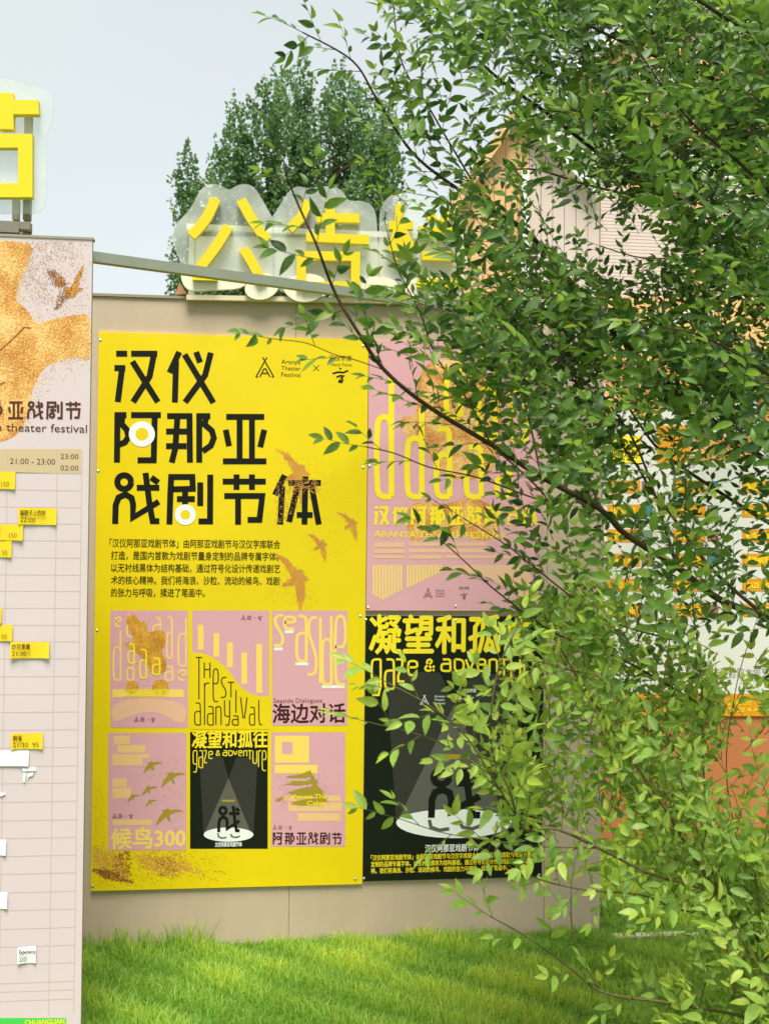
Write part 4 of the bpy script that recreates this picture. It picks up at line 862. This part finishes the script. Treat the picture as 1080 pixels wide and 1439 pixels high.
# the big tree: trunk outside the frame on the right
TX = at(1330, 700, -1.3).x
elm = empty('elm_tree', (TX, -1.3, 0), 'dark leaved elm reaching in from the right across the wall and sky', 'tree')
lv, tw = [], MB()
mb = MB(); mb.tube(catmull([Vector((TX, -1.3, -.1)), Vector((TX - .03, -1.28, 1)), Vector((TX + .03, -1.25, 2.2)), Vector((TX - .05, -1.2, 3.4)), Vector((TX - .15, -1.2, 4.6))], 5), [.085 - i * .0034 for i in range(21)], 12); mb.out('trunk', M_bark, elm, True)
BR = [  # (points, r0, r1, side gap, twig length, leaf size, tone)
 ([(1330,1000,-1.3),(1180,920,-1.6),(1080,870,-1.7),(1010,842,-1.75),(950,796,-1.8),(880,752,-1.85),(842,715,-1.9),(760,670,-1.95),(690,625,-2.0),(600,570,-2.1),(540,520,-2.15),(505,470,-2.2),(470,410,-2.2),(445,345,-2.25),(420,290,-2.25),(398,236,-2.3)], .03, .002, .055, .34, .05, .5),
 ([(1330,830,-1.3),(1180,720,-1.2),(1080,650,-1.2),(1000,590,-1.2),(900,505,-1.3),(810,405,-1.4),(742,327,-1.5),(688,293,-1.55),(640,263,-1.6),(580,215,-1.7),(530,140,-1.75),(495,85,-1.8),(425,45,-1.85)], .028, .002, .045, .34, .05, .35),
 ([(742,327,-1.5),(690,293,-1.55),(640,215,-1.6),(602,150,-1.65),(564,86,-1.7),(551,-10,-1.7)], .008, .002, .045, .3, .05, .3),
 ([(1330,560,-1.3),(1180,420,-1.0),(1060,360,-1.0),(960,300,-1.05),(860,230,-1.1),(770,160,-1.2),(700,110,-1.3),(640,50,-1.4),(600,-10,-1.5)], .03, .003, .055, .36, .045, .3),
 ([(1330,620,-1.3),(1180,480,-.6),(1080,385,-.5),(1037,325,-.5),(903,280,-.5),(820,258,-.5),(752,238,-.55),(700,240,-.6)], .024, .003, .09, .28, .045, .15),
 ([(1180,480,-.6),(1080,440,-.7),(985,371,-.7),(900,362,-.75),(842,345,-.75)], .012, .002, .08, .22, .045, .2),
 ([(1330,900,-1.3),(1180,790,-1),(1080,735,-.9),(973,667,-.9),(930,635,-.95),(905,606,-1),(850,520,-1),(800,430,-1.1)], .022, .003, .06, .32, .045, .25),
 ([(1080,870,-1.7),(1000,800,-1.5),(940,720,-1.4),(915,690,-1.4),(895,655,-1.4),(865,615,-1.4),(820,555,-1.5),(770,480,-1.5),(730,420,-1.5)], .014, .002, .05, .32, .046, .35),
 ([(690,625,-2.0),(768,702,-2.0),(671,671,-2.05),(605,657,-2.1),(554,637,-2.1),(514,628,-2.1)], .006, .0015, .09, .14, .05, .5),
 ([(1000,1000,-1.7),(880,930,-1.8),(780,890,-1.9),(700,833,-2.0),(657,793,-2.05),(625,764,-2.05)], .008, .0015, .1, .16, .05, .55),
 ([(950,900,-1.6),(850,870,-1.8),(756,802,-1.9),(714,768,-1.95),(652,729,-2.0)], .007, .0015, .1, .15, .045, .4),
 ([(540,520,-2.15),(500,506,-2.2),(470,498,-2.2),(430,482,-2.25),(392,477,-2.3)], .003, .001, .12, .1, .045, .5),
 ([(690,625,-2.0),(655,560,-2.0),(612,500,-2.0),(590,440,-2.0),(560,380,-2.0),(545,330,-2.0)], .006, .0015, .05, .2, .05, .55),
 ([(760,670,-1.95),(735,560,-1.9),(700,480,-1.9),(650,410,-1.9),(640,350,-1.9)], .007, .0015, .05, .24, .048, .45),
 ([(1330,400,-1.3),(1200,250,-1.2),(1100,160,-1.2),(1000,110,-1.3),(900,70,-1.4),(800,20,-1.5),(740,-30,-1.6)], .026, .003, .05, .36, .045, .3),
 ([(1330,300,-1.3),(1180,120,-1.5),(1060,50,-1.7),(980,0,-1.8),(900,-50,-1.9)], .02, .003, .06, .34, .048, .5),
 ([(1180,480,-.8),(1100,300,-1.6),(1040,230,-1.9),(980,180,-2.0),(930,120,-2.1),(890,60,-2.1)], .014, .002, .05, .3, .05, .7),
 ([(1330,700,-1.3),(1200,600,-1.8),(1100,540,-2.0),(1040,500,-2.1),(980,470,-2.2),(935,460,-2.2)], .014, .002, .06, .26, .05, .65),
 ([(950,796,-1.8),(900,640,-1.5),(850,560,-1.5),(790,480,-1.5),(740,400,-1.5)], .01, .002, .05, .3, .046, .4),
 ([(842,715,-1.9),(800,600,-1.8),(740,520,-1.7),(690,450,-1.7),(660,400,-1.8)], .009, .002, .05, .28, .046, .45),
]
for pts, r0, r1, sgp, tl, ls, tone in BR: main_branch(pts, r0, r1, None, elm, M_bark, lv, tw, sgp, tl, ls, tone)
# filler shoots in the crown; how thick the crown is at a pixel
def edge(y, tab):
    for (y0, x0), (y1, x1) in zip(tab, tab[1:]):
        if y0 <= y <= y1: return x0 + (x1 - x0) * (y - y0) / (y1 - y0)
    return 9999
EA = [(-60, 620), (0, 640), (100, 660), (180, 700), (260, 690), (330, 640), (450, 620), (520, 640), (600, 690), (680, 740), (800, 740), (900, 760), (960, 780)]
HOLES = [(905, 345, 75, 60, .12), (695, 235, 30, 50, .6), (1000, 900, 80, 60, .1), (1045, 690, 50, 60, .35), (780, 210, 60, 25, .4), (1040, 455, 50, 40, .25), (600, 330, 40, 60, .3), (560, 560, 60, 60, .2), (960, 760, 150, 170, .3), (860, 50, 25, 30, .4)]
def dens(x, y, tab):
    e = edge(y, tab)
    if x < e - 30: return 0
    d = min(1, (x - e + 30) / 110)
    for cx, cy, rx, ry, k in HOLES:
        if ((x - cx) / rx) ** 2 + ((y - cy) / ry) ** 2 < 1: d *= k
    return d
def filler(n, tab, ylo, yhi, Yr, ls, tone, dirf, lv, tw, L0=.28, xhi=1150):
    c = 0
    for _ in range(n * 12):
        if c >= n: break
        x, y = R.uniform(540, xhi), R.uniform(ylo, yhi)
        if R.random() > dens(x, y, tab): continue
        Yd = R.uniform(*Yr); cv = noise.noise(Vector((x / 75, y / 60, Yd * 1.7)))
        if cv < -.08: continue                       # shoots gather in clumps with gaps between
        d = dirf(x, y); L = L0 * R.uniform(.5, 1.2); mid = at(x, y, Yd)
        twig(mid - d * L * .5, d, L, tw, lv, ls * R.uniform(.85, 1.15), tone + R.gauss(0, .1) + cv * .5 * (1 if ls > .04 else .4)); c += 1
up_left = lambda x, y: (RT * R.uniform(-1.1, -.1) + UP * R.uniform(.1, 1.1) + FW * R.uniform(-.5, .5) + rv() * .25).normalized()
filler(680, EA, -40, 900, (-2.3, -.85), .05, .38, up_left, lv, tw)
filler(980, [(-60, 690), (0, 720), (200, 760), (300, 900), (450, 680), (560, 740), (640, 900), (700, 1000)], -40, 640, (-1.6, -.85), .042, .2, up_left, lv, tw)
filler(105, [(-40, 570), (60, 490), (150, 540), (250, 570), (350, 540), (420, 500), (500, 560), (590, 640)], -20, 580, (-2.3, -1.6), .048, .5, up_left, lv, tw, .16, 690)
build_plant(elm, tw, lv, M_leafA, M_bark)
print('elm leaves', len(lv))

# the light green sapling thicket at the lower right
SX = at(1190, 1439, -2.0)
shr = empty('sapling', (SX.x, -1.9, 0), 'light green leafy sapling with arching stems at the lower right, before the black poster', 'shrub')
lv2, tw2 = [], MB()
g0 = (SX.x, -1.9)
def gp(dx=0): return Vector((SX.x + dx, -1.9, 0))
SB = [
 ([(1250,1600,-2.0),(1140,1420,-2.0),(1080,1335,-2.05),(1045,1290,-2.05),(1010,1255,-2.1),(975,1205,-2.1),(930,1130,-2.1),(870,1040,-2.1),(810,950,-2.1),(770,880,-2.1)], .02, .002, .045, .3, .046, .5),
 ([(1010,1255,-2.1),(940,1236,-2.1),(900,1222,-2.15),(840,1192,-2.15),(780,1165,-2.2),(735,1165,-2.2),(715,1110,-2.25),(692,1060,-2.25),(690,1000,-2.3),(700,940,-2.3),(722,890,-2.3)], .009, .002, .045, .22, .05, .75),
 ([(1045,1290,-2.05),(960,1280,-2.1),(900,1258,-2.1),(830,1252,-2.15),(770,1240,-2.2),(720,1220,-2.2)], .007, .0015, .05, .09, .042, .45),
 ([(1200,1560,-2.0),(1080,1445,-2.0),(950,1412,-2.1),(850,1396,-2.15),(800,1360,-2.15),(745,1320,-2.2),(688,1288,-2.2)], .012, .0015, .1, .12, .05, .6),
 ([(840,1390,-2.15),(815,1340,-2.15),(803,1300,-2.15),(802,1255,-2.15)], .004, .0015, .2, .08, .045, .9),
 ([(1060,1330,-2.0),(1000,1200,-1.9),(988,1080,-1.9),(985,950,-1.9),(975,870,-1.9),(965,760,-1.95),(962,690,-2.0),(972,640,-2.0)], .007, .0015, .07, .1, .055, .8),
 ([(1010,1255,-2.1),(960,1110,-2.0),(930,1000,-2.0),(940,900,-2.0),(925,840,-2.0)], .007, .0015, .05, .16, .05, .7),
 ([(735,1165,-2.2),(690,1090,-2.3),(650,1030,-2.35),(600,990,-2.4),(545,960,-2.4)], .005, .0015, .05, .14, .05, .75),
 ([(690,1090,-2.3),(630,1050,-2.35),(580,1030,-2.4),(530,1018,-2.4)], .003, .001, .08, .1, .045, .85),
 ([(840,1192,-2.15),(760,1190,-2.2),(680,1180,-2.3),(620,1170,-2.3),(565,1152,-2.3)], .004, .001, .07, .1, .048, .6),
 ([(1080,1335,-2.05),(1040,1200,-1.8),(1020,1080,-1.8),(1035,960,-1.8),(1060,880,-1.8)], .005, .0012, .2, .06, .05, .75),
 ([(1140,1420,-2.0),(1080,1300,-2.1),(1060,1240,-2.1),(1030,1190,-2.1)], .006, .0015, .06, .2, .048, .6),
 ([(1250,1700,-2.2),(1150,1500,-2.3),(1090,1400,-2.4),(1055,1340,-2.4),(1035,1310,-2.4)], .006, .0015, .05, .12, .055, .95),
 ([(870,1040,-2.1),(850,960,-2.0),(790,940,-2.1),(740,930,-2.2),(700,960,-2.2)], .004, .001, .06, .14, .05, .8),
]
for pts, r0, r1, sgp, tl, ls, tone in SB: main_branch(pts, r0, r1, None, shr, M_barkg, lv2, tw2, sgp, tl, ls, tone)
mb = MB(); e = at(1250, 1600, -2.0); mb.tube([Vector((e.x + .05, -1.95, -.05)), Vector((e.x + .03, -1.98, e.z * .5)), e], [.026, .024, .02], 8); mb.out('stem', M_barkg, shr, True)
upw = lambda x, y: (RT * R.uniform(-.7, .35) + UP * R.uniform(.3, 1.1) + FW * R.uniform(-.4, .4) + rv() * .25).normalized()
EB = [(820, 800), (880, 760), (950, 700), (1000, 660), (1100, 690), (1160, 740), (1200, 840), (1262, 980), (1330, 990), (1445, 880)]
HOLES += [(790, 1000, 60, 90, .35), (830, 1150, 70, 60, .4), (1055, 1080, 75, 90, .06), (900, 1300, 70, 40, .25), (1050, 910, 70, 80, .06)]
filler(640, EB, 830, 1270, (-2.2, -1.2), .042, .6, upw, lv2, tw2, .22)
filler(270, EB, 1260, 1445, (-2.2, -1.4), .042, .5, upw, lv2, tw2, .2)
build_plant(shr, tw2, lv2, M_leafB, M_barkg)
print('sapling leaves', len(lv2))

# ------------------------------------------------------------------ far tree
YF_ = 22.0
pop = empty('poplar_tree', (at(400, 500, YF_).x, YF_, 0), 'tall dark green tree with upright clumps standing far behind the sign', 'tree')
bx_ = at(405, 600, YF_).x
mb = MB(); mb.tube([Vector((bx_, YF_, -.1)), Vector((bx_ + .1, YF_, 4)), Vector((bx_ + .2, YF_, 9))], [.28, .2, .06], 10); mb.out('trunk', M_bark, pop, True)
clumps = []
def tip(x): return 82 + (420 - x) * 1.02 if x < 420 else 85 + (x - 420) * .55
k = 0
for x in range(266, 560, 15):
    y = tip(x) + R.choice((0, 8, 18, 30))
    while y < 470:
        clumps.append((x + R.gauss(0, 8) - (y > 250) * 8, y + 25, R.uniform(15, 24), R.uniform(36, 58), YF_ + R.uniform(-1.2, 1.2))); y += R.uniform(30, 48)
for x, y in ((262, 300), (256, 330), (252, 380), (254, 405), (258, 360)): clumps.append((x, y, 10, 16, YF_))
for cx, cy, rx, ry, Yc_ in clumps[::3]:
    mb = MB(); b = at(cx, cy, Yc_); mb.tube([Vector((bx_ + .1, YF_, max(2.0, b.z - 2.2))), b.lerp(Vector((bx_, YF_, b.z - 1)), .4), b], [.06, .035, .012], 5); mb.out('limb', M_bark, pop, True)
n = 62000; tot = sum(c[2] * c[3] for c in clumps); V = []; T = []
for cx, cy, rx, ry, Yc_ in clumps:
    q = int(n * rx * ry / tot); c = np.array(at(cx, cy, Yc_)); kx = mpp(Yc_)
    u = rng.normal(size=(q, 3)); u /= np.linalg.norm(u, axis=1)[:, None]; r = rng.uniform(.35, 1.0, q) ** .5 * (1 + .28 * np.sin(u[:, 0] * 6 + cx) * np.cos(u[:, 2] * 7 + cy))
    wdt = 1 - .35 * np.clip(u[:, 2], 0, 1)
    P = c + u * np.stack([r * rx * kx * wdt, r * rx * kx * wdt, r * ry * kx], 1)
    a = rng.normal(size=(q, 3)); a /= np.linalg.norm(a, axis=1)[:, None]; b = np.cross(a, rng.normal(size=(q, 3))); b /= np.linalg.norm(b, axis=1)[:, None]
    s = rng.uniform(.035, .07, q)[:, None]
    V.append(np.stack([P - a * s, P + b * s * .75, P + a * s, P - b * s * .75], 1)); T.append(np.clip(rng.uniform(.1, .7, q) + .15 * math.sin(cx), 0, 1))
V = np.concatenate(V); T = np.concatenate(T); n = len(V); c = V.reshape(-1, 3).mean(0)
me = bpy.data.meshes.new('crown'); me.vertices.add(n * 4); me.vertices.foreach_set('co', (V.reshape(-1, 3) - c).ravel()); me.loops.add(n * 4)
me.loops.foreach_set('vertex_index', np.arange(n * 4, dtype=np.int32)); me.polygons.add(n); me.polygons.foreach_set('loop_start', np.arange(0, n * 4, 4, dtype=np.int32)); me.update(calc_edges=True)
me.materials.append(leaf_mat('far_tree_leaf', (.06, .13, .045, 1), (.15, .26, .085, 1), .42)); set_tone(me, T.astype(np.float32))
o = bpy.data.objects.new('crown', me); COL.objects.link(o); put(o, Vector(c), pop); o['kind'] = 'stuff'
bpy.context.view_layer.update()
